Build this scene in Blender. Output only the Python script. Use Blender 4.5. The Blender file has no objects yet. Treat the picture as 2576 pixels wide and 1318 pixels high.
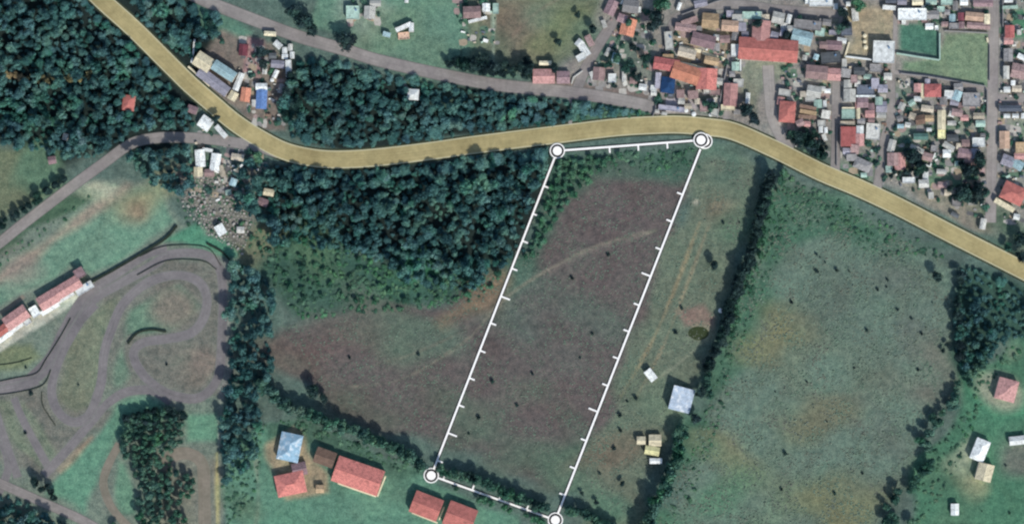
import bpy, math, random
import numpy as np
random.seed(7); rng = np.random.default_rng(7)
sc = bpy.context.scene
PX = 3.6896                      # survey units per metre of the map the plan was drawn on
def D(px, py): return ((px-1288.0)/PX, (659.0-py)/PX)

# ------------------------------------------------------------------ camera, sky, sun, exposure
CAM_H = 1500.0
cam = bpy.data.cameras.new('camera'); cam.sensor_width = 36; cam.lens = 36*CAM_H/698.2
cam.clip_start = 1; cam.clip_end = 9000
co = bpy.data.objects.new('camera', cam); sc.collection.objects.link(co)
co.location = (0, 0, CAM_H); sc.camera = co
SUN_EL, SUN_AZ = 40.0, 151.0     # azimuth clockwise from +Y
w = bpy.data.worlds.new('World'); sc.world = w; w.use_nodes = True
nt = w.node_tree; bg = nt.nodes['Background']
sky = nt.nodes.new('ShaderNodeTexSky'); sky.sky_type = 'NISHITA'; sky.sun_disc = False
sky.sun_elevation = math.radians(SUN_EL); sky.sun_rotation = math.radians(SUN_AZ)
nt.links.new(sky.outputs[0], bg.inputs[0]); bg.inputs[1].default_value = 0.13
sl = bpy.data.lights.new('sun', 'SUN'); sl.energy = 3.5; sl.angle = math.radians(0.6); sl.color = (1.0, 0.955, 0.9)
so = bpy.data.objects.new('sun', sl); sc.collection.objects.link(so)
so.rotation_euler = (math.radians(90-SUN_EL), 0, math.radians(180-SUN_AZ))
sc.view_settings.view_transform = 'Standard'; sc.view_settings.look = 'None'
sc.view_settings.exposure = 0.07; sc.view_settings.gamma = 1.0
sc.cycles.filter_width = 2.3
ILL = (0.98, 1.0, 1.03)           # sunlit white, relative: keeps base colours in their real range
def lin(c): c = c/255.0; return c/12.92 if c <= .04045 else ((c+.055)/1.055)**2.4
def alb(rgb): return tuple(lin(v)/k for v, k in zip(rgb, ILL))

# ------------------------------------------------------------------ materials
MATS = {}
def newmat(name):
    m = bpy.data.materials.new(name); m.use_nodes = True
    b = m.node_tree.nodes['Principled BSDF']; b.inputs['Roughness'].default_value = .9
    b.inputs['Specular IOR Level'].default_value = .15
    return m, m.node_tree, b
def noise(nt, scale, detail=4, rough=.6, coord=None, dist=0):
    n = nt.nodes.new('ShaderNodeTexNoise'); n.inputs['Scale'].default_value = scale
    n.inputs['Detail'].default_value = detail; n.inputs['Roughness'].default_value = rough
    n.inputs['Distortion'].default_value = dist
    if coord is not None: nt.links.new(coord, n.inputs['Vector'])
    return n.outputs['Fac']
def ramp(nt, fac, stops):
    r = nt.nodes.new('ShaderNodeValToRGB'); e = r.color_ramp.elements
    while len(e) < len(stops): e.new(.5)
    for i, (p, c) in enumerate(stops):
        e[i].position = p; e[i].color = (*c, 1) if len(c) == 3 else c
    nt.links.new(fac, r.inputs[0]); return r.outputs[0]
def mix(nt, a, b, fac, mode='MIX'):
    m = nt.nodes.new('ShaderNodeMix'); m.data_type = 'RGBA'; m.blend_type = mode
    for s, v in ((0, fac), (6, a), (7, b)):
        if hasattr(v, 'node'): nt.links.new(v, m.inputs[s])
        else: m.inputs[s].default_value = v if s == 0 else (*v[:3], 1)
    return m.outputs[2]
def pos(nt): return nt.nodes.new('ShaderNodeNewGeometry').outputs['Position']
def grey(v): return (v, v, v)
def surf(name, rgb, amp=.25, scale=.25, stripes=0, rough=.9, spot=None):
    """weathered surface: large stains, fine grain, optional corrugation ribs"""
    if name in MATS: return MATS[name]
    m, nt, b = newmat(name); a = alb(rgb); p = pos(nt)
    n1 = noise(nt, scale, 5, .65, p)
    col = mix(nt, a, ramp(nt, n1, [(.3, grey(1-amp)), (.7, grey(1+amp))]), 1.0, 'MULTIPLY')
    n2 = noise(nt, scale*6, 3, .7, p)
    col = mix(nt, col, ramp(nt, n2, [(.3, grey(1-amp*.6)), (.7, grey(1+amp*.6))]), 1.0, 'MULTIPLY')
    if spot:
        if 'sky_blue' in name or 'ice_blue' in name: spot = (226,232,234)
        n3 = noise(nt, scale*.8, 4, .6, p, .5)
        col = mix(nt, col, alb(spot), ramp(nt, n3, [(.5, grey(0)), (.68, grey(.8))]))
    if stripes:
        tc = nt.nodes.new('ShaderNodeTexCoord').outputs['Object']
        wv = nt.nodes.new('ShaderNodeTexWave'); wv.inputs['Scale'].default_value = stripes
        wv.bands_direction = 'X'; wv.inputs['Distortion'].default_value = .3; nt.links.new(tc, wv.inputs[0])
        col = mix(nt, col, ramp(nt, wv.outputs['Fac'], [(.1, grey(.64)), (.6, grey(1.16))]), .9, 'MULTIPLY')
    nt.links.new(col, b.inputs['Base Color']); b.inputs['Roughness'].default_value = rough
    MATS[name] = m; return m
def leafmat(name, dark, mid, light, s=.09):
    m, nt, b = newmat(name); p = pos(nt)
    n = noise(nt, s, 3, .6, p); c = ramp(nt, n, [(.3, alb(dark)), (.5, alb(mid)), (.72, alb(light))])
    vo = nt.nodes.new('ShaderNodeTexVoronoi'); vo.inputs['Scale'].default_value = .11; nt.links.new(p, vo.inputs['Vector'])
    sc_ = nt.nodes.new('ShaderNodeSeparateXYZ'); nt.links.new(vo.outputs['Color'], sc_.inputs[0])
    c = mix(nt, c, ramp(nt, sc_.outputs[0], [(.0, (.5,.56,.6)), (.35, (.8,.9,.86)), (.7, (1.15,1.12,1.02)), (.92, (1.3,1.2,1.25))]), 1.0, 'MULTIPLY')
    c = mix(nt, c, ramp(nt, sc_.outputs[1], [(.7, (1,1,1)), (.88, (.86,1.16,.92)), (.97, (1.22,1.0,1.04))]), 1.0, 'MULTIPLY')
    n2 = noise(nt, 1.3, 2, .7, p); c = mix(nt, c, ramp(nt, n2, [(.3, grey(.6)), (.7, grey(1.35))]), 1.0, 'MULTIPLY')
    nt.links.new(c, b.inputs['Base Color']); b.inputs['Roughness'].default_value = .75
    b.inputs['Subsurface Weight'].default_value = 0
    MATS[name] = m; return m

PAL = {  # roof colours
 'white': (222,228,226), 'pale': (190,192,186), 'mint': (160,188,176), 'light_blue': (160,190,196), 'blue': (96,128,178),
 'deep_blue': (40,72,112), 'sky_blue': (150,186,208), 'ice_blue': (178,196,214), 'lavender': (156,156,168), 'grey': (140,140,140), 'dark_grey': (92,98,102), 'slate_blue': (96,104,116),
 'red': (192,122,114), 'brick_red': (166,100,98), 'pink': (184,142,138), 'dusty_pink': (154,132,130), 'orange': (200,138,114), 'peach': (200,172,150),
 'tan': (176,154,124), 'brown': (124,104,92), 'mauve': (146,124,128), 'maroon': (120,70,80), 'cream': (222,214,184),
 'yellow': (224,222,170), 'beige': (186,178,160), 'teal': (96,132,124)}
WORD = {k: k.replace('_', ' ') for k in PAL}

# ------------------------------------------------------------------ object helpers
C = sc.collection
def link(o, parent=None):
    C.objects.link(o)
    if parent is not None: o.parent = parent
    return o
def mesh_obj(name, V, F, mat, parent=None, smooth=False, mats=None, midx=None):
    me = bpy.data.meshes.new(name); me.from_pydata([tuple(map(float, v)) for v in V], [], [tuple(f) for f in F])
    if mats:
        for m in mats: me.materials.append(m)
        me.polygons.foreach_set('material_index', midx)
    else: me.materials.append(mat)
    if smooth: me.shade_smooth()
    return link(bpy.data.objects.new(name, me), parent)
def tag(o, label=None, cat=None, group=None, kind=None):
    for k, v in (('label', label), ('category', cat), ('group', group), ('kind', kind)):
        if v: o[k] = v
    return o
def empty(name, x, y, ang=0, z=0):
    o = bpy.data.objects.new(name, None); o.location = (x, y, z); o.rotation_euler = (0, 0, ang); o.empty_display_size = .5
    return link(o)
class MB:
    def __init__(s): s.V = []; s.F = []
    def box(s, cx, cy, cz, sx, sy, sz, ang=0):
        n = len(s.V); ca, sa = math.cos(ang), math.sin(ang)
        for dz in (-.5, .5):
            for dx, dy in ((-.5,-.5),(.5,-.5),(.5,.5),(-.5,.5)):
                x, y = dx*sx, dy*sy; s.V.append((cx+x*ca-y*sa, cy+x*sa+y*ca, cz+dz*sz))
        s.F += [(n,n+3,n+2,n+1),(n+4,n+5,n+6,n+7)]+[(n+i, n+(i+1) % 4, n+4+(i+1) % 4, n+4+i) for i in range(4)]
        return s
    def cyl(s, cx, cy, z0, z1, r0, r1=None, k=20, rin=0):
        r1 = r0 if r1 is None else r1; n = len(s.V)
        for r, z in ((r0, z0), (r1, z1)):
            for i in range(k):
                a = 2*math.pi*i/k; s.V.append((cx+r*math.cos(a), cy+r*math.sin(a), z))
        for i in range(k):
            j = (i+1) % k; s.F.append((n+i, n+j, n+k+j, n+k+i))
        if rin:
            for z in (z1, z0):
                for i in range(k):
                    a = 2*math.pi*i/k; s.V.append((cx+rin*math.cos(a), cy+rin*math.sin(a), z))
            for i in range(k):
                j = (i+1) % k; s.F.append((n+k+i, n+k+j, n+2*k+j, n+2*k+i)); s.F.append((n+2*k+i, n+2*k+j, n+3*k+j, n+3*k+i))
        else: s.F.append(tuple(range(n+k, n+2*k)))
        return s
    def build(s, name, mat, parent=None, smooth=False): return mesh_obj(name, s.V, s.F, mat, parent, smooth)

def smooth_line(P, step=3.0, closed=False):
    P = [np.array(p, float) for p in P]
    Q = [2*P[0]-P[1]]+P+[2*P[-1]-P[-2]]; out = []
    for i in range(1, len(Q)-2):
        p0, p1, p2, p3 = Q[i-1:i+3]; n = max(2, int(np.linalg.norm(p2-p1)/step))
        for k in range(n):
            t = k/n; out.append(.5*((2*p1)+(-p0+p2)*t+(2*p0-5*p1+4*p2-p3)*t*t+(-p0+3*p1-3*p2+p3)*t**3))
    out.append(P[-1]); return np.array(out)
def dline(pts, step=3.0, smooth=True):
    P = [D(*p) for p in pts]
    if smooth and len(P) > 2: return smooth_line(P, step)
    out = []
    for a, b in zip(P[:-1], P[1:]):
        n = max(1, int(math.dist(a, b)/step))
        for k in range(n): out.append((a[0]+(b[0]-a[0])*k/n, a[1]+(b[1]-a[1])*k/n))
    out.append(P[-1]); return np.array(out)
def normals(L):
    T = np.gradient(L, axis=0); T /= np.linalg.norm(T, axis=1)[:, None]+1e-9
    return np.stack([-T[:, 1], T[:, 0]], 1)
def ribbon(name, pts, width, z, mat, jitter=0, smooth=True, kind='structure', parent=None, w_end=None):
    L = dline(pts, 3, smooth); N = normals(L); n = len(L); across = [-1, -.8, -.3, .3, .8, 1]
    W = np.linspace(width, w_end if w_end else width, n)/2
    W = W*(1+jitter*np.convolve(rng.normal(size=n), np.ones(4)/4, 'same'))
    V = []; F = []
    for i in range(n):
        for a in across: V.append((*(L[i]+N[i]*W[i]*a), z))
    k = len(across)
    for i in range(n-1):
        for j in range(k-1): F.append((i*k+j, (i+1)*k+j, (i+1)*k+j+1, i*k+j+1)[::-1])
    o = mesh_obj(name, V, F, mat, parent); uv = o.data.uv_layers.new(name='UVMap')
    for p in o.data.polygons:
        for li in p.loop_indices:
            vi = o.data.loops[li].vertex_index; uv.data[li].uv = (across[vi % k]*.5+.5, vi//k*.1)
    if kind: o['kind'] = kind
    return o
def wallstrip(P, width, h, z0=0):
    """solid strip of given height along points"""
    L = np.array(P); N = normals(L); V = []; F = []; n = len(L)
    for i in range(n):
        for a, z in ((-1, z0), (-1, z0+h), (1, z0+h), (1, z0)): V.append((*(L[i]+N[i]*a*width/2), z))
    for i in range(n-1):
        a, b = i*4, i*4+4
        F += [(a, a+1, b+1, b), (a+1, a+2, b+2, b+1), (a+2, a+3, b+3, b+2)]
    F += [(0, 3, 2, 1), (n*4-4, n*4-3, n*4-2, n*4-1)]
    return V, F

# ------------------------------------------------------------------ ground sheet with soil and grass cover
xs = np.concatenate([[-5000, -2500, -1200, -600], np.arange(-400, 400.1, 1.3), [600, 1200, 2500, 5000]])
ys = np.concatenate([[-5000, -2500, -1200, -500], np.arange(-225, 225.1, 1.3), [500, 1200, 2500, 5000]])
GX, GY = np.meshgrid(xs, ys)
base = np.array(alb((92, 112, 102))); COL = np.ones(GX.shape+(3,))*base
def seg_dist(ax, ay, bx, by):
    dx, dy = bx-ax, by-ay; L2 = dx*dx+dy*dy+1e-9
    t = np.clip(((GX-ax)*dx+(GY-ay)*dy)/L2, 0, 1); return np.hypot(GX-ax-t*dx, GY-ay-t*dy)
_wob = [(rng.uniform(.02, .16), rng.uniform(.02, .16), rng.uniform(0, 6.3)) for _ in range(9)]
WOB = sum(np.sin(GX*a+GY*b*(1 if i % 2 else -1)+c) for i, (a, b, c) in enumerate(_wob))/3.0
def paint(d, rgb, feather, strength=1.0, wob=1.0):
    global COL
    d = d+WOB*feather*.45*wob
    t = np.clip(.5-d/feather, 0, 1)*strength; t = t*t*(3-2*t)
    COL = COL*(1-t[..., None])+np.array(alb(rgb))*t[..., None]
def patch(pts, rgb, feather=6, strength=1.0, wob=1.0):
    P = [D(*p) for p in pts]; d = np.full(GX.shape, 1e9); ins = np.zeros(GX.shape, bool)
    for i in range(len(P)):
        (ax, ay), (bx, by) = P[i], P[(i+1) % len(P)]
        d = np.minimum(d, seg_dist(ax, ay, bx, by))
        cond = ((ay > GY) != (by > GY)) & (GX < (bx-ax)*(GY-ay)/((by-ay) or 1e-9)+ax); ins ^= cond
    paint(np.where(ins, -d, d), rgb, feather, strength, wob)
def stroke(pts, width, rgb, feather=3, strength=1.0):
    L = dline(pts, 8); d = np.full(GX.shape, 1e9)
    for a, b in zip(L[:-1], L[1:]): d = np.minimum(d, seg_dist(*a, *b))
    paint(d-width/2, rgb, feather, strength, .5)
def blob(px, py, r, rgb, feather=None, strength=1.0, ry=None):
    x, y = D(px, py); ry = ry or r; r /= PX; ry /= PX
    d = (np.hypot((GX-x)/r, (GY-y)/ry)-1)*min(r, ry); paint(d, rgb, feather or r*.8, strength)

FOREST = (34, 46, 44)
# north fields and woods
patch([(-400,-300),(3000,-300),(3000,1600),(-400,1600)], (88,108,100), 8)
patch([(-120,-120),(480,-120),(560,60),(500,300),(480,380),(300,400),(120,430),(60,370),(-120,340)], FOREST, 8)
patch([(-120,350),(60,375),(160,425),(150,470),(60,520),(-120,650)], (104,114,92), 6)
blob(100,420,60,(92,122,100))
patch([(480,-20),(560,40),(640,80),(620,105),(560,110),(500,60)], (92,130,112), 5)
patch([(560,85),(680,110),(730,170),(720,330),(650,330),(560,250),(500,160)], (120,112,104), 5)
patch([(620,90),(665,100),(655,200),(610,190)], (150,120,120), 4)
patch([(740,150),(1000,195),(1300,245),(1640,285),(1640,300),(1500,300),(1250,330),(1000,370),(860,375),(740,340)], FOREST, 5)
patch([(780,-120),(1250,-120),(1250,170),(1330,200),(1100,170),(960,130),(880,110),(790,60)], (98,132,114), 5)
blob(910,30,70,(140,155,142),14,.6); blob(960,95,60,(110,130,105),20,.5); blob(1060,120,90,(100,128,108),30,.7)
patch([(1165,-120),(1530,-120),(1530,40),(1470,130),(1350,190),(1240,160),(1165,160)], (106,116,98), 8)
blob(1300,60,70,(122,112,98),25,.7); blob(1410,40,80,(112,124,90),30,.6); blob(1190,120,30,(104,138,108),12,.8)
stroke([(1166,-40),(1160,160)],1.2,(60,80,72),1.2); stroke([(1242,20),(1240,165)],2.4,(140,158,140),2)
stroke([(1290,90),(1340,40),(1400,0)],3,(132,116,104),4,.6)
# middle wood south of the ochre road and the plot
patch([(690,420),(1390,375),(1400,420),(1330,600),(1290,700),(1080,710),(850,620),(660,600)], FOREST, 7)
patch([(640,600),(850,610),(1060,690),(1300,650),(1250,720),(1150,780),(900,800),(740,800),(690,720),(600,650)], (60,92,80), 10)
blob(1040,700,60,(60,118,88),20); blob(780,640,70,(84,112,86),25,.7); blob(640,610,55,(112,116,94),18,.8)
patch([(700,820),(900,775),(1180,740),(1310,690),(1440,450),(1740,430),(1745,480),(1560,1190),(1400,1230),(1150,1130),(980,1090),(800,990),(690,880)], (94,88,86), 12)
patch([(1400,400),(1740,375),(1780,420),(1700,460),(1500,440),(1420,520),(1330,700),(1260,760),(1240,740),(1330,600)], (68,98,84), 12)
blob(900,830,180,(92,104,90),40,.6,50); blob(830,880,110,(108,88,86),35,.6,60); blob(1080,850,110,(90,110,96),50,.7,60); blob(1330,850,110,(86,104,96),50,.7,80); blob(1280,1100,140,(84,104,90),45,.8,60)
blob(1560,560,110,(96,88,88),50,.5); blob(1500,760,120,(88,98,90),50,.6,60); blob(960,980,120,(90,98,86),45,.6,50); blob(1440,1140,90,(82,104,88),35,.8); blob(1350,980,100,(102,88,88),45,.5)
stroke([(1120,800),(1200,760),(1260,705)],11,(122,110,90),12,.8); blob(1215,735,40,(122,104,88),20,.6)
stroke([(880,972),(980,962),(1060,930),(1180,850),(1260,760),(1360,690),(1500,620),(1650,580)],1.5,(124,122,108),2.2,.8); stroke([(900,930),(1010,900),(1130,850),(1230,790)],1.3,(108,108,96),2,.6)
stroke([(1620,590),(1500,625),(1380,685)],3,(112,106,100),3,.6)
# strip right of the plot
patch([(1770,380),(1940,400),(1900,520),(1860,660),(1800,800),(1760,950),(1680,1100),(1600,1318),(1600,1500),(1440,1500),(1480,1150),(1560,950),(1650,700)], (102,114,98), 9)
blob(1830,440,70,(88,112,98),30,.8); blob(1800,520,50,(126,118,100),22,.7); blob(1750,510,12,(214,208,188),5); blob(1830,600,60,(84,110,92),28,.7)
stroke([(1760,560),(1700,720),(1640,860),(1560,1000)],2,(138,130,104),2.6,.9); stroke([(1782,570),(1727,720),(1664,880),(1600,1000)],1.8,(134,128,106),2.4,.85)
blob(1560,1150,80,(112,104,90),36,.7); blob(1500,1280,60,(86,116,98),26,.8); blob(1590,1010,60,(92,110,92),26,.6); blob(1640,1010,40,(100,118,100),20,.6)
patch([(1700,785),(1770,770),(1800,800),(1790,830),(1720,825)], (128,112,102), 6); stroke([(1770,860),(1700,920),(1640,960)],1.6,(128,134,116),2,.7)
blob(1757,838,34,(132,134,112),7,1,24)
# big field on the right
patch([(1960,420),(2150,510),(2300,590),(2400,670),(2400,950),(2300,1100),(2200,1318),(2200,1600),(1620,1600),(1700,1250),(1780,980),(1880,700)], (99,119,106), 9)
patch([(1960,430),(2150,520),(2380,620),(2300,640),(2080,600),(1990,640),(1900,850),(1800,1050),(1680,1318),(1640,1318),(1760,980),(1880,700)], (70,104,86), 14)
blob(1960,840,60,(124,120,86),30,.75,55); blob(2010,900,60,(118,118,90),30,.6); blob(2150,760,140,(92,108,98),50,.6); blob(2000,1230,130,(104,118,94),60,.6); blob(1840,1140,55,(118,118,92),26,.7)
blob(2300,850,90,(98,104,102),45,.5); blob(2180,950,150,(108,118,98),70,.5,60); blob(1800,1270,80,(84,122,98),40,.7); blob(2220,1100,100,(96,108,100),50,.5); blob(2330,980,60,(114,106,98),26,.6); blob(2140,1290,90,(120,120,88),40,.6); blob(2060,1080,60,(116,112,88),30,.5)
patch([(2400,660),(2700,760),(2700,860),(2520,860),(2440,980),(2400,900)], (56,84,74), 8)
patch([(2540,850),(2700,840),(2700,1500),(2260,1500),(2300,1200),(2420,1000)], (74,118,94), 7)
blob(2545,890,30,(150,146,128),14,.7); blob(2530,1010,70,(72,136,104),26,.8,30); blob(2520,980,45,(150,148,132),14,.7); blob(2560,1150,60,(104,108,100),24,.8); blob(2450,1220,36,(160,156,124),14,.8); blob(2400,1290,90,(78,112,90),30,.7); blob(2440,1140,32,(150,160,136),10,.8,50)
# the track grounds on the left
patch([(-120,650),(60,560),(300,440),(400,460),(470,560),(590,640),(600,700),(580,1000),(560,1110),(560,1500),(-120,1500)], (110,124,112), 6)
patch([(-120,720),(120,600),(270,460),(400,470),(450,560),(230,700),(180,670),(0,770),(-120,800)], (106,140,120), 6)
patch([(-20,650),(240,490),(250,470),(120,520),(-20,620)], (74,100,80), 6)
stroke([(-60,740),(40,672),(150,590),(260,510),(320,470)],8,(146,136,122),7,.85); blob(40,690,50,(136,126,118),20,.6); blob(370,500,60,(138,140,112),22,.9,45); blob(355,540,26,(140,118,100),16,.7); blob(270,475,34,(170,172,150),10,.8,16)
patch([(400,610),(500,550),(560,590),(590,640),(540,640),(460,610)], (84,138,112), 5)
patch([(-120,990),(100,940),(150,880),(240,700),(400,640),(560,660),(575,1000),(450,1010),(380,1000),(240,1100),(130,1200),(20,1180),(-120,1060)], (110,112,104), 6)
patch([(150,1000),(170,880),(225,790),(300,740),(290,800),(265,900),(240,1010),(190,1040)], (112,122,104), 10)
patch([(300,960),(285,880),(330,790),(450,720),(500,770),(440,830),(330,850),(320,940)], (100,126,108), 7)
blob(440,780,45,(124,118,108),18,.6); blob(440,910,75,(114,114,104),20,.7,50); blob(500,920,46,(126,116,106),18,.5)
patch([(-60,880),(80,860),(110,900),(60,930),(-60,960)], (112,122,96), 6)
patch([(0,1010),(60,1010),(150,1150),(100,1180),(20,1100)], (112,124,106), 6)
patch([(310,1010),(380,990),(440,1040),(310,1110),(210,1280),(120,1240),(200,1130)], (96,138,116), 6); blob(320,1020,40,(104,148,122),10,.8,16)
patch([(290,1150),(320,1160),(350,1300),(290,1300)], (100,136,114), 5); patch([(460,1040),(552,1030),(552,1110),(470,1110)], (98,138,116), 6)
stroke([(230,1100),(150,1180)],5,(150,130,110),4,.7); patch([(400,1140),(560,1140),(560,1500),(400,1500)],(120,124,112),6)
stroke([(553,650),(556,900),(552,1120)],2.2,(146,154,142),2,.8)
stroke([(545,1140),(548,1330)],2,(176,170,120),2,.9)
TR = [([(-40,1300),(20,1180),(-10,1080),(-60,1010)], 6, 0), ([(45,1200),(10,1100),(-10,1040)], 6, 0),
 ([(130,1190),(60,1060),(35,1000)], 5.5, 0),
 ([(110,1195),(170,1130),(225,1066),(270,1015),(320,985),(385,982),(430,1010)], 6.4, 0),
 ([(-40,975),(40,962),(100,945),(140,890),(180,825),(235,755),(300,715),(380,670),(430,640),(510,640),(548,668),(560,720),(558,850),(548,950),(500,1000),(430,992),(372,955),(340,910),(338,880),(365,860),(420,852),(480,838),(512,800),(520,745),(495,705),(440,692),(370,712),(310,765),(280,830),(262,890),(255,960),(240,1010)], 6.6, 0), ([(240,1010),(222,1046),(190,1062),(158,1048),(134,1010),(132,960),(158,885),(200,810),(240,765)], 6.4, 0),
 ([(60,965),(125,900),(160,830),(215,745),(290,690),(370,640),(420,625)], 6.6, 0), ([(-40,990),(40,975),(95,955)], 7, 0),
 ([(300,1115),(272,1170),(260,1215),(275,1265),(300,1300),(330,1330)], 5.5, 1), ([(516,1400),(514,1240),(508,1165),(470,1140),(430,1150),(412,1180)], 8.5, 1),
 ([(0,790),(60,745)], 3, 1)]
for pts_, wd_, k_ in TR: stroke(pts_, wd_+3, (120,124,116), 6, .55)
stroke([(575,670),(572,800),(566,950),(556,1000)],6,(124,126,122),5,.9); patch([(150,1000),(170,890),(225,800),(275,765),(262,850),(248,930),(225,1010),(190,1035)], (114,122,104), 9); blob(440,785,34,(122,116,106),14,.7); blob(440,920,44,(114,114,104),16,.7,30); blob(500,900,26,(124,114,106),12,.6)
patch([(455,430),(640,430),(660,520),(610,610),(520,590),(450,500)], (120,120,112), 6)
# lawns round the red roofed houses at the bottom
patch([(570,1120),(680,1060),(800,1090),(1000,1160),(1150,1230),(1300,1300),(1400,1500),(570,1500)], (92,132,112), 6)
stroke([(700,1290),(900,1330)],8,(80,120,100),8,.6); blob(950,1290,50,(104,138,116),24,.6); blob(1010,1240,30,(84,116,98),14,.6)
patch([(660,1060),(760,1060),(1060,1190),(1000,1190),(800,1120),(680,1100)], (74,104,88), 6)
patch([(680,1120),(740,1080),(830,1190),(830,1240),(720,1260),(690,1210)], (150,140,116), 6); stroke([(640,1130),(650,1250),(640,1340)],2.5,(128,140,122),3,.7)
blob(620,1270,44,(90,118,96),16,.7); stroke([(742,1250),(738,1330)],2,(72,112,92),2,.6); stroke([(860,1180),(840,1340)],2,(78,118,98),2,.6)
# the town
patch([(1560,-150),(2760,-150),(2760,690),(2600,640),(2300,500),(2060,400),(1900,330),(1640,290),(1440,215),(1300,215),(1400,170),(1480,120)], (138,136,130), 8)
blob(1610,120,60,(92,110,100),20,.7); blob(1500,110,45,(92,118,102),20,.8)
patch([(1350,185),(1640,240),(1640,275),(1400,225)], (120,110,104), 4); patch([(1420,240),(1640,262),(1640,300),(1440,315)], (78,112,94), 4)
patch([(1650,150),(1700,60),(1800,60),(1850,90),(1850,180),(1780,200)], (150,138,118), 6); patch([(1660,190),(1720,240),(1760,270),(1640,290)], (172,166,172), 5)
patch([(1860,155),(2000,150),(1990,180),(1920,230),(1900,290),(1860,240)], (128,134,118), 5); patch([(1755,240),(1800,240),(1800,290),(1760,285)], (96,110,104), 4)
patch([(2120,20),(2250,20),(2250,60),(2230,140),(2130,140)], (156,146,122), 6); patch([(2265,62),(2362,60),(2362,145),(2262,130)], (74,114,98), 4, 1, .3)
patch([(2262,145),(2365,155),(2365,195),(2262,185)], (110,132,108), 4); patch([(2372,80),(2490,86),(2486,215),(2370,195)], (118,138,112), 5)
patch([(2535,20),(2600,20),(2600,100),(2540,100)], (76,124,98), 5); patch([(2060,60),(2110,50),(2110,130),(2060,130)], (118,124,106), 5)
blob(2150,420,60,(88,126,100),16,.8,36); blob(2200,385,40,(120,132,112),14,.6); blob(2330,400,70,(106,122,98),26,.9,50); blob(2400,400,60,(100,128,106),22,.9)
blob(2040,390,50,(54,76,68),18,.9); blob(2420,340,60,(104,130,106),22,.7,30); blob(2290,330,50,(100,128,112),20,.6); blob(2270,250,50,(112,128,112),24,.7)
patch([(2290,470),(2480,520),(2500,590),(2450,580),(2340,520)], (132,128,116), 5); blob(2540,560,60,(74,104,82),22,.8); blob(2530,330,50,(98,128,102),16,.6,16)
stroke([(226,722),(150,770),(60,826),(-30,884)],9,(178,182,168),3,.95)
V = np.stack([GX.ravel(), GY.ravel(), np.zeros(GX.size)], 1); ny, nx = GX.shape
I = (np.arange(ny-1)[:, None]*nx+np.arange(nx-1)[None]).ravel()
F = np.stack([I, I+1, I+nx+1, I+nx], 1)
def fast_mesh(name, V, F, mat, col=None, smooth=False):
    me = bpy.data.meshes.new(name); k = F.shape[1]
    me.vertices.add(len(V)); me.vertices.foreach_set('co', np.ascontiguousarray(V, np.float32).ravel())
    me.loops.add(F.size); me.loops.foreach_set('vertex_index', F.ravel().astype(np.int32))
    me.polygons.add(len(F)); me.polygons.foreach_set('loop_start', np.arange(0, F.size, k, dtype=np.int32))
    if smooth: me.polygons.foreach_set('use_smooth', np.ones(len(F), bool))
    me.materials.append(mat)
    if col is not None:
        a = me.color_attributes.new('cover', 'FLOAT_COLOR', 'POINT')
        a.data.foreach_set('color', np.concatenate([col.reshape(-1, 3), np.ones((len(V), 1))], 1).astype(np.float32).ravel())
    me.update(calc_edges=True); return me
gm, nt, b = newmat('ground_cover'); p = pos(nt)
at = nt.nodes.new('ShaderNodeAttribute'); at.attribute_name = 'cover'
n1 = noise(nt, .035, 6, .65, p, .4); n2 = noise(nt, .22, 5, .7, p); n3 = noise(nt, .9, 4, .8, p)
col = mix(nt, at.outputs['Color'], ramp(nt, n1, [(.32, (.84,.8,.8)), (.5, (1,1,1)), (.68, (1.04,1.12,1.08))]), 1.0, 'MULTIPLY')
col = mix(nt, col, ramp(nt, n2, [(.3, (.56,.64,.66)), (.5, (1,1,1)), (.7, (1.42,1.36,1.3))]), 1.0, 'MULTIPLY')
col = mix(nt, col, ramp(nt, n3, [(.3, grey(.58)), (.7, grey(1.42))]), 1.0, 'MULTIPLY')
nt.links.new(col, b.inputs['Base Color'])
bp = nt.nodes.new('ShaderNodeBump'); bp.inputs['Strength'].default_value = .55; bp.inputs['Distance'].default_value = .5
nt.links.new(n3, bp.inputs['Height']); nt.links.new(bp.outputs[0], b.inputs['Normal'])
go = link(bpy.data.objects.new('ground', fast_mesh('ground', V, F, gm, COL, True))); tag(go, kind='structure')

# ------------------------------------------------------------------ roads and tracks
def roadmat(name, rgb, edge, blot, line=None, amp=.12):
    m, nt, b = newmat(name); p = pos(nt); uv = nt.nodes.new('ShaderNodeTexCoord').outputs['UV']
    sp = nt.nodes.new('ShaderNodeSeparateXYZ'); nt.links.new(uv, sp.inputs[0])
    n1 = noise(nt, .03, 5, .6, p, .3); n2 = noise(nt, .45, 4, .75, p)
    c = mix(nt, alb(rgb), alb(blot), ramp(nt, n1, [(.38, grey(0)), (.66, grey(1))]))
    c = mix(nt, c, ramp(nt, n2, [(.3, grey(1-amp)), (.7, grey(1+amp))]), 1.0, 'MULTIPLY')
    mp = nt.nodes.new('ShaderNodeMapping'); mp.inputs['Scale'].default_value = (14, .35, 1); nt.links.new(uv, mp.inputs[0])
    st = noise(nt, 1.0, 3, .6, mp.outputs[0]); c = mix(nt, c, ramp(nt, st, [(.3, grey(1-amp)), (.7, grey(1+amp))]), 1.0, 'MULTIPLY')
    n4 = noise(nt, .11, 3, .7, p); c = mix(nt, c, ramp(nt, n4, [(.35, (.9,.9,.88)), (.65, (1.12,1.1,1.08))]), 1.0, 'MULTIPLY')
    e = ramp(nt, sp.outputs[0], [(0, grey(1)), (.035, grey(.9)), (.075, grey(0)), (.925, grey(0)), (.965, grey(.9)), (1, grey(1))])
    c = mix(nt, c, alb(edge), e)
    nt.links.new(c, b.inputs['Base Color']); return m
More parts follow.
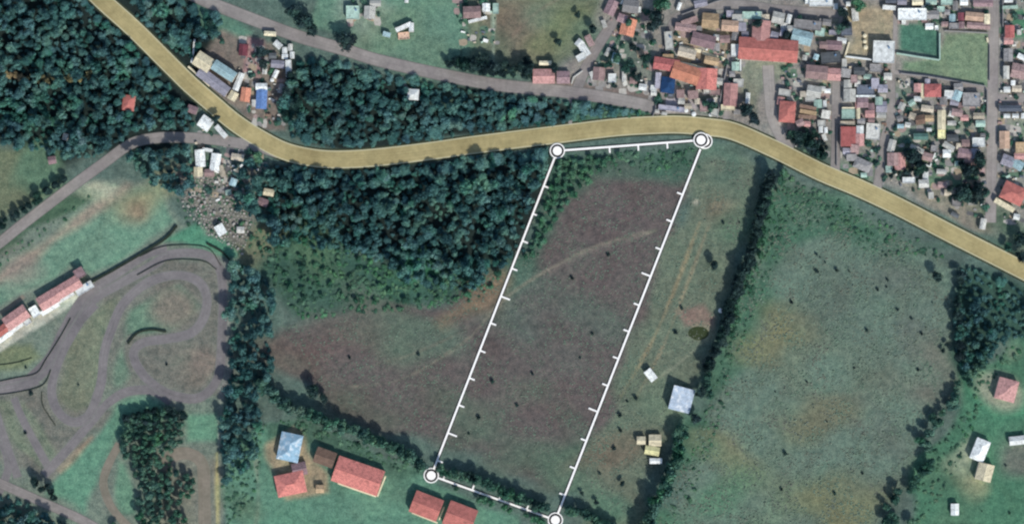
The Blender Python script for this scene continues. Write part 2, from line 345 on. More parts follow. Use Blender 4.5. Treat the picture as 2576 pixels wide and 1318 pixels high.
OCH = [(150,-130),(205,-55),(255,0),(335,72),(427,163),(480,215),(534,261),(590,308),(650,347),(720,382),(800,399),(880,401),(980,393),(1100,378),(1200,364),(1400,339),(1550,321),(1650,315),(1710,314),(1780,320),(1845,331),(1945,374),(2062,432),(2160,473),(2258,519),(2400,592),(2550,668),(2700,745)]
ochre = roadmat('ochre_paving', (170,160,118), (196,194,162), (146,136,98))
asph = roadmat('grey_asphalt', (144,141,138), (106,106,102), (124,120,120)); lane = roadmat('worn_lane', (154,151,147), (124,122,118), (136,132,132))
ribbon('verge', OCH, 14.6, .03, surf('verge_soil', (58,66,50), .3))
ribbon('road', OCH, 12.1, .16, ochre)
GA = [(400,-60),(500,-5),(560,20),(650,55),(750,92),(870,127),(950,152),(1100,186),(1250,214),(1400,229),(1500,242),(1600,260),(1660,275)]
ribbon('road', GA, 8.8, .09, asph)
ribbon('road', [(-60,650),(0,610),(60,562),(180,470),(262,410),(330,362),(390,348),(450,346),(540,352),(640,368),(700,385)], 7.6, .095, asph)
ribbon('road', [(-60,1188),(0,1215),(110,1264),(200,1304),(300,1360)], 6.6, .1, asph)
for i, (pts, wd) in enumerate([([(1450,228),(1470,180),(1500,122),(1545,55),(1590,0),(1620,-60)], 7.5), ([(1660,285),(1665,235),(1680,100),(1708,42),(1780,20),(1850,12),(1960,24),(2060,32),(2112,36)], 6.4),
     ([(2101,440),(2103,330),(2104,205)], 6.6), ([(2240,182),(2241,300),(2225,350),(2206,478)], 6.4), ([(2500,-60),(2499,130),(2496,300),(2492,560)], 7.6),
     ([(2510,248),(2560,248),(2700,250)], 6.2), ([(1932,165),(1936,230),(1945,300),(1985,380)], 8.2), ([(1838,130),(1832,200),(1826,300)], 4.4), ([(2110,100),(2118,60),(2125,-60)], 4.4),
     ([(2250,182),(2380,200),(2490,228)], 3.0), ([(2250,-60),(2252,80),(2246,182)], 3.0), ([(1425,240),(1440,262),(1434,312)], 2.6), ([(1010,194),(1018,215),(1040,240)], 2.4)]):
    ribbon('street', pts, wd, .04+.004*i, lane if i > 3 else asph, .03)
trk = roadmat('track_asphalt', (124,122,123), (118,122,116), (110,108,111), amp=.14); drt = roadmat('dirt_track', (132,126,116), (124,122,108), (118,116,104))
for i, (pts, wd, k) in enumerate(TR): ribbon('track' if k == 0 else 'path', pts, wd, .05+.004*i, drt if k else trk, .06)

# ------------------------------------------------------------------ zones used to word the labels
def zone(x, y):
    if y > 640 and x < 300: return 'in the row beside the racing track'
    if y > 1050 and 560 < x < 1300: return 'on the lawn below the long hedge'
    if y > 780 and 1500 < x < 1900: return 'in the strip between plot and hedge'
    if y > 780: return 'on the green lots at lower right'
    if x < 470: return 'in the woods at upper left'
    if x < 780: return ('above' if y < 330 and y < 1.05*(x-600)+315 else 'below')+' the bend of the ochre road'
    if x < 1130: return 'on the grass above the grey road' if y < 160 else 'in the wood between two roads'
    if x < 1330: return 'by the long fence at top centre'
    if x < 1470: return 'beside the grey road near its junction'
    if x < 1640: return ('along the slanting side street' if y < 165 else 'just above the grey road end')
    if x < 1860: return ('north of the big red roofs' if y < 118 else 'around the central courtyard' if y < 185 else 'between courtyard and ochre road')
    if x < 2000: return 'beside the upper red roof' if y < 190 else 'left of the curved lane'
    if x < 2115: return ('under the top street' if y < 130 else 'in the triangular block' )
    if x < 2250: return ('in the dry yard at top' if y < 165 else 'in the narrow middle block' if y < 330 else 'in the block nearest the ochre road')
    if x < 2375: return ('next to the green court' if y < 190 else 'in the crowded centre right block' if y < 340 else 'in the lower right block')
    if x < 2512: return ('at the top right corner lot' if y < 190 else 'left of the right hand street' if y < 320 else 'beside the lower right street')
    return ('at the upper right edge' if y < 250 else 'at the middle right edge' if y < 345 else 'at the lower right edge')
PENDING = []   # (object, stem, zone phrase, x)
def ordinal_labels():
    groups = {}
    for it in PENDING: groups.setdefault((it[1], it[2]), []).append(it)
    ords = ['leftmost', 'second from left', 'third from left', 'fourth from left', 'fifth from left', 'sixth from left', 'seventh from left', 'eighth from left', 'ninth from left', 'tenth from left', 'eleventh from left', 'twelfth from left', 'thirteenth from left']
    for (stem, z), L in groups.items():
        L.sort(key=lambda t: t[3])
        for i, (o, _, _, x) in enumerate(L):
            o['label'] = f'{stem} {z}' + ('' if len(L) == 1 else ', the rightmost' if i == len(L)-1 else ', ' + ords[min(i, 12)])

# ------------------------------------------------------------------ buildings
CR = {'c1':(2880,0,.2428),'c2':(3360,0,.2428),'c3':(2880,320,.2428),'c4':(3360,320,.2428),'c5':(2400,0,.2428),'c6':(2400,200,.2428),'c7':(3360,600,.2428),'c8':(1920,0,.2428),
 'c9':(660,100,.2428),'c10':(660,420,.3642),'c11':(0,860,.3338),'c12':(1240,0,.26398),'q1':(0,0,.48558),'q2':(960,0,.48558),'q3':(1920,0,.48558),'q4':(2880,0,.48558),'q5':(0,640,.48558),'q6':(960,640,.48558),
 'q7':(1920,640,.48558),'q8':(2880,640,.48558),'r1':(0,1240,.5492),'r2':(960,1240,.5492),'r3':(1920,1240,.5492),'r4':(2880,1240,.5492),'D':(0,0,1.4907)}
def cr(c, x, y): o = CR[c]; return ((o[0]+x*o[2])/1.4907, (o[1]+y*o[2])/1.4907)
wall_m = surf('painted_wall', (196,190,178), .15); glass = surf('window_glass', (40,50,60), .1, rough=.2); door_m = surf('door_wood', (96,72,56), .2)
TYPE = {'g': 'gabled', 'h': 'hipped', 'f': 'flat roofed', 's': 'slant roofed'}
def roofmat(colr, typ): 
    v = random.randint(0, 1); base = tuple(min(250, max(10, q*(1.05 if v else .96)+(4 if v else -3))) for q in PAL[colr])
    return surf('roof_%s%s_%d' % (colr, '_ribbed' if typ in 'gs' else '', v), base, .26, .4+.25*v, 2.6 if typ in 'gs' else 0, spot=tuple(q*.68+12 for q in PAL[colr]))
def building(c, zx, zy, zw, zh, ang, colr, typ='g', H=None, label=None):
    px, py = cr(c, zx, zy); k = CR[c][2]/1.4907/PX*(1.2 if c in ('c9', 'c10') and colr in ('white', 'cream', 'pale') else 1); W, L = zw*k, zh*k; x, y = D(px, py); a = math.radians(ang)
    if L > W and typ in 'ghs': W, L, a = L, W, a+math.pi/2
    area = W*L; W *= (1.13 if px > 1330 and py < 700 else 1.0); L *= (1.13 if px > 1330 and py < 700 else 1.0)
    area = W*L; H = H or (2.4 if area < 25 else 3.0 if area < 120 else 4.2) + random.uniform(-.2, .5)
    name = 'shed' if area < 28 else 'house' if area < 330 else 'warehouse'
    r = empty(name, x, y, a); r['category'] = {'shed': 'shed', 'house': 'house', 'warehouse': 'large building'}[name]
    wm = MB(); ov = .35 if min(W, L) > 4 else .15; iw, il = W-2*ov, L-2*ov
    wm.box(0, 0, H/2, iw, il, H)
    rise = {'g': .24, 'h': .26, 's': .16, 'f': 0}[typ]*L/ (1 if typ == 's' else 2) * 1.3
    V, F = [], []; w2, l2 = W/2, L/2; t = .16; jx = lambda: random.uniform(-.05, .05)
    if typ == 'f':
        rm = MB().box(0, 0, H+.1, W, L, .2); pw = .28
        for sx, sy, bx, by in ((0, l2-pw/2, W, pw), (0, -l2+pw/2, W, pw), (w2-pw/2, 0, pw, L-2*pw), (-w2+pw/2, 0, pw, L-2*pw)): rm.box(sx, sy, H+.2+.18, bx-.004, by-.004, .36)
    else:
        if typ == 'g': V = [(-w2,-l2,H),(w2,-l2,H),(w2,l2,H),(-w2,l2,H),(-w2,0,H+rise),(w2,0,H+rise)]; F = [(0,1,5,4),(2,3,4,5)]
        elif typ == 'h':
            q = max(0.05, w2-l2*.95); V = [(-w2,-l2,H),(w2,-l2,H),(w2,l2,H),(-w2,l2,H),(-q,0,H+rise),(q,0,H+rise)]; F = [(0,1,5,4),(2,3,4,5),(1,2,5),(3,0,4)]
        else: V = [(-w2,-l2,H),(w2,-l2,H),(w2,l2,H+rise),(-w2,l2,H+rise)]; F = [(0,1,2,3)]
        n = len(V); V2 = V+[(x_, y_, z_+t) for x_, y_, z_ in V]; F2 = [f[::-1] for f in F]+[tuple(i+n for i in f) for f in F]
        ring = [0,1,2,3]
        if typ == 'g': ring = [0,1,5,2,3,4]
        for i in range(len(ring)): p_, q_ = ring[i], ring[(i+1) % len(ring)]; F2.append((p_, q_, q_+n, p_+n))
        rm = MB(); rm.V, rm.F = V2, F2
        # gable infill
        if typ == 'g':
            for s in (-1, 1): b0 = len(wm.V); e = iw/2*s; wm.V += [(e,-il/2,H),(e,il/2,H),(e,0,H+rise*.93)]; wm.F.append((b0, b0+1, b0+2))
        if typ == 's':
            b0 = len(wm.V); wm.V += [(-iw/2,il/2,H),(iw/2,il/2,H),(iw/2,il/2,H+rise*.95),(-iw/2,il/2,H+rise*.95),(-iw/2,-il/2,H),(iw/2,-il/2,H)]
            wm.F += [(b0,b0+1,b0+2,b0+3),(b0,b0+3,b0+4),(b0+1,b0+5,b0+2)]
    wm.build('wall', wall_m, r); ro = rm.build('roof', roofmat(colr, typ), r)
    if typ in 'gh' and area > 40:
        q = w2 if typ == 'g' else max(.05, w2-l2*.95); MB().box(0, 0, H+rise+t+.03, 2*q, .35, .14).build('ridge_cap', surf('ridge_'+colr, tuple(min(255, int(v*1.05)) for v in PAL[colr]), .15), ro)
    if typ == 'f' and area > 60:
        MB().cyl(iw*.25, il*.2, H+.2, H+1.5, .7, .65, 12).build('water_tank', surf('tank_blue', (110,140,170), .1), r)
    MB().box(iw*.1, -il/2-.03, 1.05, 1.0, .08, 2.1).build('door', door_m, r)
    if iw > 5:
        for s in (-.3, .38): MB().box(iw*s, -il/2-.03, 1.5, 1.3, .07, 1.1).build('window', glass, r)
    size = 'tiny' if area < 14 else 'small' if area < 45 else 'narrow' if W/L > 2.3 and area < 200 else 'mid-sized' if area < 110 else 'big' if area < 330 else 'very large'
    r['group'] = ('town buildings' if px > 1340 and py < 700 else 'scattered rural buildings')
    if label: r['label'] = label
    else: PENDING.append((r, f'{size} {TYPE[typ]} {WORD[colr]} {name}', zone(px, py), px))
    FOOT.append((x, y, max(W, L)/2)); return r
FOOT = []
B = [
('c1',150,290,170,160,-12,'pale','g'),('c1',315,305,65,130,-15,'white','g'),('c1',510,590,280,190,-14,'light_blue','g'),('c1',600,400,380,130,-6,'grey','f'),
('D',1930,128,132,50,-4,'red','g',5,'long coral red roofed building at right of the courtyard complex'),('D',1913,80,40,46,-4,'pink','g',4.4,'square pink wing above the long coral red roof'),
('c1',1770,815,290,300,-2,'white','f',4.6,'white square flat roofed building with dark edge shadow'),('c1',810,55,320,100,0,'white','f'),('c1',600,40,60,60,0,'white','f'),
('c1',1035,110,60,80,0,'white','f'),('c1',1230,75,60,60,0,'white','g'),('c1',1335,240,90,180,5,'pale','g'),('c1',1860,130,180,60,-5,'white','s'),('c1',1890,25,150,70,0,'slate_blue','g'),
('c1',740,1130,300,190,-5,'dusty_pink','g'),('c1',1010,1160,180,170,-3,'pink','g'),('c1',960,900,270,150,5,'dark_grey','f'),('c1',1010,710,220,130,-3,'mauve','g'),('c1',1130,635,130,75,-10,'white','g'),
('c1',560,900,65,70,-10,'pale','g'),('c1',735,890,70,80,-20,'light_blue','g'),('c1',1200,460,150,180,3,'slate_blue','f'),('c1',240,520,110,110,-15,'lavender','g'),('c1',90,560,110,100,-15,'lavender','g'),
('c1',1400,1110,150,110,0,'dark_grey','g'),('c1',1840,1190,110,100,0,'pale','g'),('c1',1650,1060,160,110,-3,'grey','f'),
('c2',235,235,390,160,0,'white','f',4.2,'brilliant white long flat roofed building above the green court'),('c2',110,350,60,70,0,'white','s'),('c2',505,420,110,85,0,'white','g'),('c2',615,440,50,60,0,'white','f'),
('c2',545,240,190,120,0,'grey','g'),('c2',1195,270,250,120,-5,'peach','g'),('c2',1390,310,80,140,0,'cream','g'),('c2',1260,410,320,90,-4,'dusty_pink','g'),('c2',995,270,90,110,0,'maroon','g'),
('c2',860,290,85,110,0,'light_blue','g'),('c2',880,415,130,80,0,'grey','f'),('c2',1000,400,80,90,0,'mauve','g'),('c2',1330,60,270,100,0,'mauve','g'),('c2',1035,45,110,90,0,'white','g'),('c2',770,40,160,90,0,'mint','f'),
('c2',320,45,150,90,0,'cream','g'),('c2',530,40,150,80,0,'mint','g'),('c2',80,40,130,90,0,'lavender','g'),('c2',1725,20,120,60,0,'white','g'),('c2',1750,125,210,45,2,'mint','s'),('c2',1740,500,130,170,0,'brick_red','g'),('c2',1722,640,125,100,0,'pink','g'),
('c2',1720,860,125,180,0,'grey','g'),('c2',1940,900,150,70,-28,'white','g'),('c2',1880,1110,210,200,-12,'dusty_pink','g'),('c2',1795,1290,60,70,0,'white','g'),('c2',1890,510,60,70,0,'pale','g'),('c2',1690,1130,80,180,0,'pale','g'),
('c3',285,420,220,290,-4,'red','h'),('c3',190,250,100,110,-10,'pink','g'),('c3',700,105,200,160,-10,'pale','g'),('c3',650,220,150,70,0,'pale','f'),('c3',870,290,50,90,0,'white','g'),('c3',910,95,90,60,0,'white','g'),
('c3',610,350,230,50,-12,'brown','s'),('c3',610,425,230,55,-10,'tan','s'),('c3',600,495,240,50,-4,'brown','s'),('c3',485,590,110,100,25,'dusty_pink','g'),('c3',600,605,90,75,-5,'pink','g'),('c3',810,690,60,90,0,'white','g'),('c3',885,700,48,80,0,'white','g'),
('c3',865,810,60,100,20,'pale','g'),('c3',1250,165,165,180,0,'pale','g'),('c3',1230,450,180,130,0,'mint','f'),('c3',1230,368,170,36,0,'cream','s'),('c3',1220,588,200,50,0,'beige','f'),('c3',1225,800,215,270,0,'brick_red','s',3.4,'ribbed brick red slant roof beside the vertical street'),
('c3',1410,690,100,110,0,'white','g'),('c3',1400,850,130,170,0,'pink','g'),('c3',1610,720,190,220,-4,'pale','f'),('c3',1495,80,240,140,0,'slate_blue','f'),('c3',1500,177,265,26,0,'white','f'),('c3',1450,275,150,140,0,'mauve','g'),('c3',1740,340,150,150,0,'lavender','g'),
('c3',1560,450,130,100,0,'pink','g'),('c3',1740,470,130,75,0,'pale','g'),('c3',1385,440,46,150,0,'cream','g'),('c3',1450,1235,240,150,-24,'grey','h'),('c3',1900,940,100,170,-14,'pale','g'),('c3',1925,1150,170,180,0,'dusty_pink','g'),('c3',1700,250,100,110,0,'mint','g'),
('c3',1760,60,130,110,0,'lavender','g'),('c3',1370,290,60,130,0,'pink','g'),('c3',1590,340,90,100,0,'mauve','g'),
('c4',550,90,230,180,0,'brick_red','h',3.6,'dark rose hipped roof in the crowded centre right block'),('c4',400,95,50,200,0,'cream','s'),('c4',320,50,100,120,0,'pink','g'),('c4',690,545,110,270,0,'cream','g'),('c4',690,760,105,125,0,'yellow','f'),('c4',500,690,70,50,0,'white','g'),
('c4',930,170,110,140,-20,'light_blue','g'),('c4',890,275,120,80,-10,'lavender','g'),('c4',1150,230,240,190,0,'grey','f'),('c4',930,430,150,100,-8,'dusty_pink','g'),('c4',1045,510,110,80,0,'pink','g'),('c4',1265,480,150,85,0,'beige','g'),('c4',850,590,120,65,0,'pale','g'),
('c4',1290,600,130,90,0,'mint','g'),('c4',1260,885,170,125,0,'white','f'),('c4',1050,1060,190,140,-8,'mauve','g'),('c4',1195,1060,90,140,0,'lavender','g'),('c4',1278,1090,48,150,0,'white','g'),('c4',1130,1190,170,80,-14,'dusty_pink','g'),('c4',800,950,170,80,-32,'pale','g'),('c4',770,1060,110,110,0,'white','g'),
('c4',50,1180,150,240,0,'pink','g'),('c4',1750,365,310,85,0,'slate_blue','g'),('c4',1700,480,90,60,0,'white','g'),('c4',1830,480,90,60,0,'white','g'),('c4',1955,480,60,75,0,'white','g'),('c4',1660,850,140,240,0,'peach','g'),('c4',1920,970,160,150,0,'tan','f'),('c4',1905,1100,170,90,0,'pink','g'),
('c4',1710,1170,170,150,-20,'lavender','g'),('c4',1860,1225,170,130,-32,'light_blue','g'),('c4',370,800,200,90,0,'teal','g'),('c4',360,540,130,130,10,'brown','g'),('c4',240,480,90,90,-20,'beige','g'),('c4',80,330,90,100,-25,'pale','g'),('c4',50,520,80,80,20,'grey','g'),('c4',170,620,80,70,-10,'pale','g'),
('c4',60,640,90,60,0,'light_blue','g'),('c4',230,280,90,80,30,'mint','g'),('c4',470,370,170,90,-8,'beige','g'),('c4',500,520,120,90,0,'tan','g'),('c4',720,250,100,110,0,'grey','g'),('c4',860,820,160,100,0,'dark_grey','g'),('c4',1060,900,110,100,0,'dusty_pink','g'),('c4',1700,75,90,80,0,'white','g'),('c4',1850,60,130,90,0,'beige','g'),
('c4',300,1010,200,110,-25,'pale','g'),('c4',470,1110,150,110,-15,'dusty_pink','g'),('c4',850,450,80,80,-20,'pale','g'),('c4',1330,780,70,60,0,'grey','g'),
('c5',1465,790,115,170,0,'white','f'),('c5',1470,1035,105,120,0,'mint','g'),('c5',970,640,330,180,-14,'mauve','g',4.6),('c5',700,440,290,110,-8,'dusty_pink','g'),('c5',1380,415,230,150,-4,'peach','g',4.4),('c5',1080,330,230,200,-5,'tan','g'),('c5',1460,570,90,120,-10,'grey','g'),
('c5',720,830,250,130,-14,'beige','g'),('c5',1100,950,200,110,-12,'tan','g'),('c5',760,340,230,80,20,'dusty_pink','s'),('c5',1720,250,260,100,0,'mint','f'),('c5',1820,220,100,50,0,'white','g'),('c5',930,65,180,100,12,'lavender','g'),('c5',600,110,50,110,-20,'white','g'),('c5',440,640,110,250,5,'pale','f'),
('c5',1180,590,100,80,-10,'pale','g'),('c5',1170,740,100,110,0,'grey','g'),('c5',430,900,150,90,0,'tan','f'),
('c6',400,185,350,170,-9,'brick_red','g',4.4,'salmon red left end of the long school roof'),('c6',700,320,390,240,-18,'orange','g',4.8,'bright orange middle section of the long school roof'),('c6',1020,410,280,290,-3,'red','g',4.6,'coral red square right end of the long school roof'),
('c6',1390,650,190,310,-3,'pink','g',3.8),('c6',1350,845,190,80,0,'cream','f'),('c6',425,500,190,220,-6,'deep_blue','h',4.0,'deep blue roof left of the long school roof'),('c6',275,430,80,220,-4,'lavender','s'),('c6',1660,700,60,150,-4,'white','g'),('c6',1420,330,80,80,0,'grey','g'),('c6',480,860,360,70,-7,'lavender','f'),
('c6',40,530,110,90,-8,'white','g'),('c6',260,900,60,50,0,'pale','g'),('c6',370,935,80,45,-4,'pale','g'),
('c8',1530,130,150,210,-25,'mauve','g'),('c8',1695,70,50,110,-32,'white','g'),('c8',1790,430,200,240,-14,'orange','g'),('c8',1040,680,100,105,-40,'white','g'),('c8',1120,790,105,170,32,'white','g'),('c8',1060,895,120,90,30,'white','f'),('c8',1195,640,90,160,25,'dusty_pink','g'),
('c8',1545,1215,110,120,0,'white','f'),('c8',1340,1150,165,180,-5,'dusty_pink','g'),('c8',515,985,170,60,0,'cream','g'),('c8',490,1190,300,200,0,'pink','g',3.6,'pink tiled double house above the grey road'),('c8',790,1205,180,170,0,'mauve','g'),('c8',1605,910,120,140,-15,'light_blue','g'),
('c8',1475,810,55,120,-25,'pale','g'),('c8',1830,110,220,180,-8,'grey','g'),('c8',1960,160,50,80,0,'white','g'),('c8',1730,1190,60,150,0,'pale','g'),('c8',1870,1250,100,90,0,'dusty_pink','g'),('c8',1420,380,60,110,20,'pale','g'),('c8',1240,1000+180,60,120,20,'pale','g'),('c8',1700,300,130,120,-20,'mauve','g'),
('c12',320,190,190,190,0,'mint','f'),('c12',560,190,160,180,-3,'pale','g'),('c12',640,60,160,90,0,'pale','g'),('c12',1040,395,240,62,24,'white','s',3.0),('c12',1150,400,70,130,0,'white','g',3.0),('c12',1040,515,160,100,5,'peach','f',1.2,'low peach patio slab below the white L shaped house'),
('c12',2010,190,250,170,2,'dusty_pink','g',4.2),('c12',2210,120,110,120,0,'white','g'),('c12',2345,135,85,150,0,'mint','f'),('c12',1080,20,55,60,0,'white','g'),('c12',800,500,110,70,-15,'light_blue','s'),('c12',2090,292,270,42,14,'white','s'),
('c9',440,560,230,200,-33,'cream','g',5.0),('c9',760,700,390,170,-33,'light_blue','g',6.0,'long light blue factory roof beside the ochre road'),('c9',590,860,560,170,-37,'lavender','g',4.5,'long lavender grey factory shed along the ochre road'),('c9',975,860,80,240,-22,'white','g'),('c9',890,1080,110,120,-30,'cream','g'),
('c9',1085,1060,150,220,-8,'orange','g'),('c9',1330,1130,170,300,-3,'blue','g'),('c9',1330,935,150,85,0,'white','g'),('c9',1580,290,110,80,-42,'white','g'),('c9',1685,375,65,80,0,'white','g'),('c9',1690,470,80,65,0,'white','g'),('c9',1800,450,60,90,0,'white','g'),('c9',1770,330,60,90,0,'pale','g'),
('c9',1580,590,210,120,-5,'lavender','g'),('c9',1750,690,75,270,2,'white','f',4.5),('c9',1380,660,60,140,-5,'pale','g'),('c9',1545,740,60,110,-25,'white','g'),('c9',1640,970,100,150,-18,'grey','g'),('c9',1050,370,140,180,-5,'maroon','g'),('c9',1460,120,150,60,-4,'cream','g'),('c9',1500,460,120,90,0,'dark_grey','g'),('c9',1220,1190,70,90,0,'pale','g'),
('c10',310,120,110,110,-35,'white','g'),('c10',470,205,130,45,-48,'white','s'),('c10',255,480,85,150,4,'white','g'),('c10',412,520,85,150,-8,'white','g'),('c10',235,620,75,85,0,'cream','g'),('c10',350,630,100,80,0,'dusty_pink','g'),('c10',330,395,90,30,-10,'white','s'),('c10',480,610,50,120,15,'beige','g'),
('c10',595,725,70,80,-20,'light_blue','g'),('c10',545,830,60,55,10,'mint','g'),('c10',960,830,90,60,-10,'cream','g'),('c10',465,1215,80,95,30,'white','g'),('c10',670,1215,65,55,0,'pale','g'),('c10',900,930,110,80,-20,'mauve','g'),('c10',640,470,130,70,-8,'beige','g'),
('q1',1000,800,95,120,-8,'red','h',3.6,'lone coral red roofed house hidden in the forest'),('q1',510,1060,40,55,-15,'white','g',2.6),('q1',410,1240,60,60,10,'mauve','g'),('q2',1215,735,90,85,-4,'white','h',3.6,'lone white roofed house in the wood between roads'),('q1',1490,850,80,60,-20,'mauve','g'),
('r2',235,790,150,190,-12,'sky_blue','h'),('r2',240,1040,200,150,12,'red','h'),('r2',300,940,100,90,12,'mauve','g'),('r2',475,860,140,110,-20,'brown','g'),('r2',700,985,330,180,-19,'red','g',4.6,'largest coral red gabled house on the lawn below the hedge'),('r2',440,1075,55,55,0,'tan','g'),
('r2',1165,1190,200,155,-21,'red','g',4.2,'coral red gabled house just under the left corner marker'),('r2',1395,1265,200,170,-21,'red','g',4.4,'brightest red gabled house cut by the bottom edge'),
('r3',1155,465,150,165,-15,'ice_blue','s',3.4,'pale blue and white ribbed metal shed beside the hedge'),('r3',945,300,55,85,38,'white','g'),('r3',975,745,85,80,0,'cream','g'),('r3',880,745,60,55,0,'cream','g'),('r3',955,815,100,60,-10,'yellow','g'),('r3',980,885,85,38,0,'white','g'),
('r4',1620,400,140,150,-15,'pink','h'),('r4',1440,810,100,150,-22,'white','h'),('r4',1470,960,110,120,-15,'cream','g'),('r4',1700,745,120,60,6,'white','g'),('r4',1270,1215,55,80,0,'white','g'),
('c7',1790,520,320,250,-25,'red','h',4.2,'coral red hipped house at right edge near the ochre road'),('c7',1660,700,300,70,-30,'cream','s'),('c7',1850,880,85,80,-10,'white','g'),('c7',1330,990,80,150,-10,'pale','g'),('c7',900,850,110,60,-25,'dark_grey','g'),
('c11',770,655,330,150,31,'pink','g'),('c11',910,490,110,110,31,'mauve','f',5.0),('c11',960,660,210,85,31,'white','f'),('c11',750,765,210,45,31,'white','s'),('c11',555,790,230,165,31,'pink','g',4.4),('c11',400,920,95,120,31,'white','f'),('c11',575,890,230,55,31,'white','s'),('c11',200,990,290,165,35,'pink','g'),
('c11',50,1130,250,120,36,'red','g'),('c11',195,1100,180,60,36,'white','s'),('c11',60,1215,220,50,36,'white','s'),('c11',320,1040,80,55,36,'white','f'),
]
for r in B:
    c, zx, zy, zw, zh, ang, colr, typ = r[:8]; building(c, zx, zy, zw, zh, ang, colr, typ, *(r[8:]))

# pale round water tanks
def tank(c, zx, zy, r, loc=None, colr='cream'):
    px, py = cr(c, zx, zy); x, y = D(px, py); o = empty('water_tank', x, y); o['category'] = 'water tank'; o['group'] = 'round water tanks'
    MB().cyl(0, 0, 0, 1.9, r, r*.97, 20).build('tank_body', surf('tank_'+colr, PAL[colr], .1), o)
    MB().cyl(0, 0, 1.9, 2.25, r*1.04, r*.25, 20).build('lid', surf('tank_lid_'+colr, PAL[colr], .08), o)
    PENDING.append((o, f'round {colr} water tank', zone(px, py), px+py*.01))
for t in [('c1',1490,560,1.3),('c1',1490,650,1.2),('c1',1505,740,1.4),('c1',1180,170,1.7,None,'white'),('c9',1490,830,1.3,None,'white'),('q7',1610,1080,1.6,None,'white'),('c6',712,890,1.3,None,'white'),('c6',830,945,1.5,None,'white'),('c6',1050,735,1.3,None,'white'),('c6',1125,745,1.3,None,'white'),('c6',1090,950,1.3,None,'white')]: tank(*t)

# ------------------------------------------------------------------ yard walls, track barriers, hedge lines
WALLS = [('white','c1',[(1190,880),(1400,905),(1600,930)],1.0,2.2,'white yard wall running left from the square white building'),
 ('cream','c1',[(1250,660),(1200,830),(1150,1000),(1080,1200)],1.1,1.6,'pale slanting wall along the footpath in the middle block'),
 ('mint','c2',[(665,520),(668,930)],.8,2.6,'pale green wall on the right side of the green court'),('mint','c2',[(0,830),(300,880),(660,935)],.9,2.6,'pale green wall along the bottom of the green court'),
 ('grey','c2',[(0,115),(330,135),(670,150)],.5,2.6,'thin grey wall above the brilliant white building'),('grey','c2',[(1640,0),(1642,200),(1642,420)],.5,2.6,'thin grey wall on the far side of right street'),
 ('grey','c2',[(740,480),(1100,500),(1420,520)],.6,2.0,'grey wall below the peach roofed house'),('grey','c2',[(60,1140),(500,1190),(900,1260),(1380,1340)],.6,2.2,'long grey wall under the pale grass lots'),
 ('cream','c2',[(1400,590),(1412,660)],1.2,1.6,'short cream wall stub beside the right street'),('grey','c2',[(1440,700),(1440,1250)],.4,1.6,'low grey wall along the right street grass lot'),
 ('grey','c4',[(1400,80),(1400,480)],.6,2.6,'tall grey wall beside the right street mid block'),('white','c4',[(420,1210),(510,1260)],.9,1.8,'short white wall forming the left arm of a V'),('white','c4',[(520,1255),(560,1150),(600,1050)],.9,1.8,'slanting cream white wall forming right arm of a V'),
 ('cream','c5',[(600,720),(760,760),(940,800)],2.4,.6,'broad cream terrace edge left of the courtyard'),('cream','c5',[(960,810),(1120,870),(1300,920)],2.4,.6,'broad cream terrace edge right of the courtyard'),('cream','c5',[(620,975),(800,1020),(1150,1110)],1.6,3.4,'cream parapet above the long school roof'),
 ('grey','c5',[(640,235),(900,140),(1150,40),(1300,0)],.5,2.2,'dark grey wall slanting up beside the top street'),('grey','c6',[(1345,180),(1300,400),(1240,700),(1190,1000)],.6,2.2,'grey wall between school yard and narrow lane'),
 ('white','c5',[(1545,700),(1550,1100)],.9,2.0,'white wall left of the long coral roof'),('cream','c9',[(190,620),(340,750),(520,920)],1.2,1.0,'pale kerb wall between factory and ochre road'),('white','c9',[(290,200),(270,400),(240,560)],1.2,1.0,'narrow white wall left of the factory'),
 ('cream','r2',[(560,1040),(700,1090),(820,1130)],.9,.5,'cream terrace edge below the largest red house'),('cream','r2',[(830,1130),(885,990)],.9,.5,'cream terrace edge at right of the largest red house'),
 ('cream','r2',[(1065,1240),(1240,1310)],.9,.5,'cream terrace edge below the house under corner marker'),('cream','r2',[(1250,1290),(1285,1200)],.9,.5,'cream strip between the two bright red houses'),
 ('grey','c3',[(1060,620),(1060,1250)],.5,1.8,'low grey wall along right side of vertical street'),('grey','c6',[(250,720),(240,880),(190,980)],.5,1.8,'grey wall at end of the grey road'),('pale','c8',[(920,1300),(950,1200),(1090,1100)],.8,1.6,'pale wall at foot of the slanting side street')]
for colr, c, pts, wd, h, lab in WALLS:
    V, F = wallstrip(dline([cr(c, *p) for p in pts], 4, False), wd, h)
    tag(mesh_obj('yard_wall', V, F, surf('wall_'+colr, PAL[colr], .15)), lab, 'wall', 'yard walls')
BAR = [([(322,864),(345,838),(380,829),(418,834)],1.3,1.3,'short curved dark tyre barrier inside the racing track'),([(231,709),(274,686),(352,641),(417,600),(445,568)],1.5,1.5,'long dark hedge-like barrier slanting above the racing track'),
 ([(345,692),(420,656),(508,656),(545,678)],.4,.7,'thin dark guard rail inside the top bend'),([(352,645),(417,619),(518,622),(556,668)],.4,.7,'thin dark guard rail outside the top bend'),([(520,612),(560,635),(590,668)],1.2,1.2,'dark curved barrier at the top right bend'),
 ([(-20,963),(40,950),(92,938),(115,905),(150,850),(178,800)],.45,.7,'thin dark guard rail along the left straight'),([(-20,995),(50,985),(108,968),(128,930)],.4,.7,'thin dark guard rail below the left straight'),([(-20,920),(40,912),(80,900)],.35,.6,'faint dark rail on the grass left of track'),
 ([(105,985),(108,1020),(140,1070)],.4,.6,'curved dark rail at the lower left hairpin')]
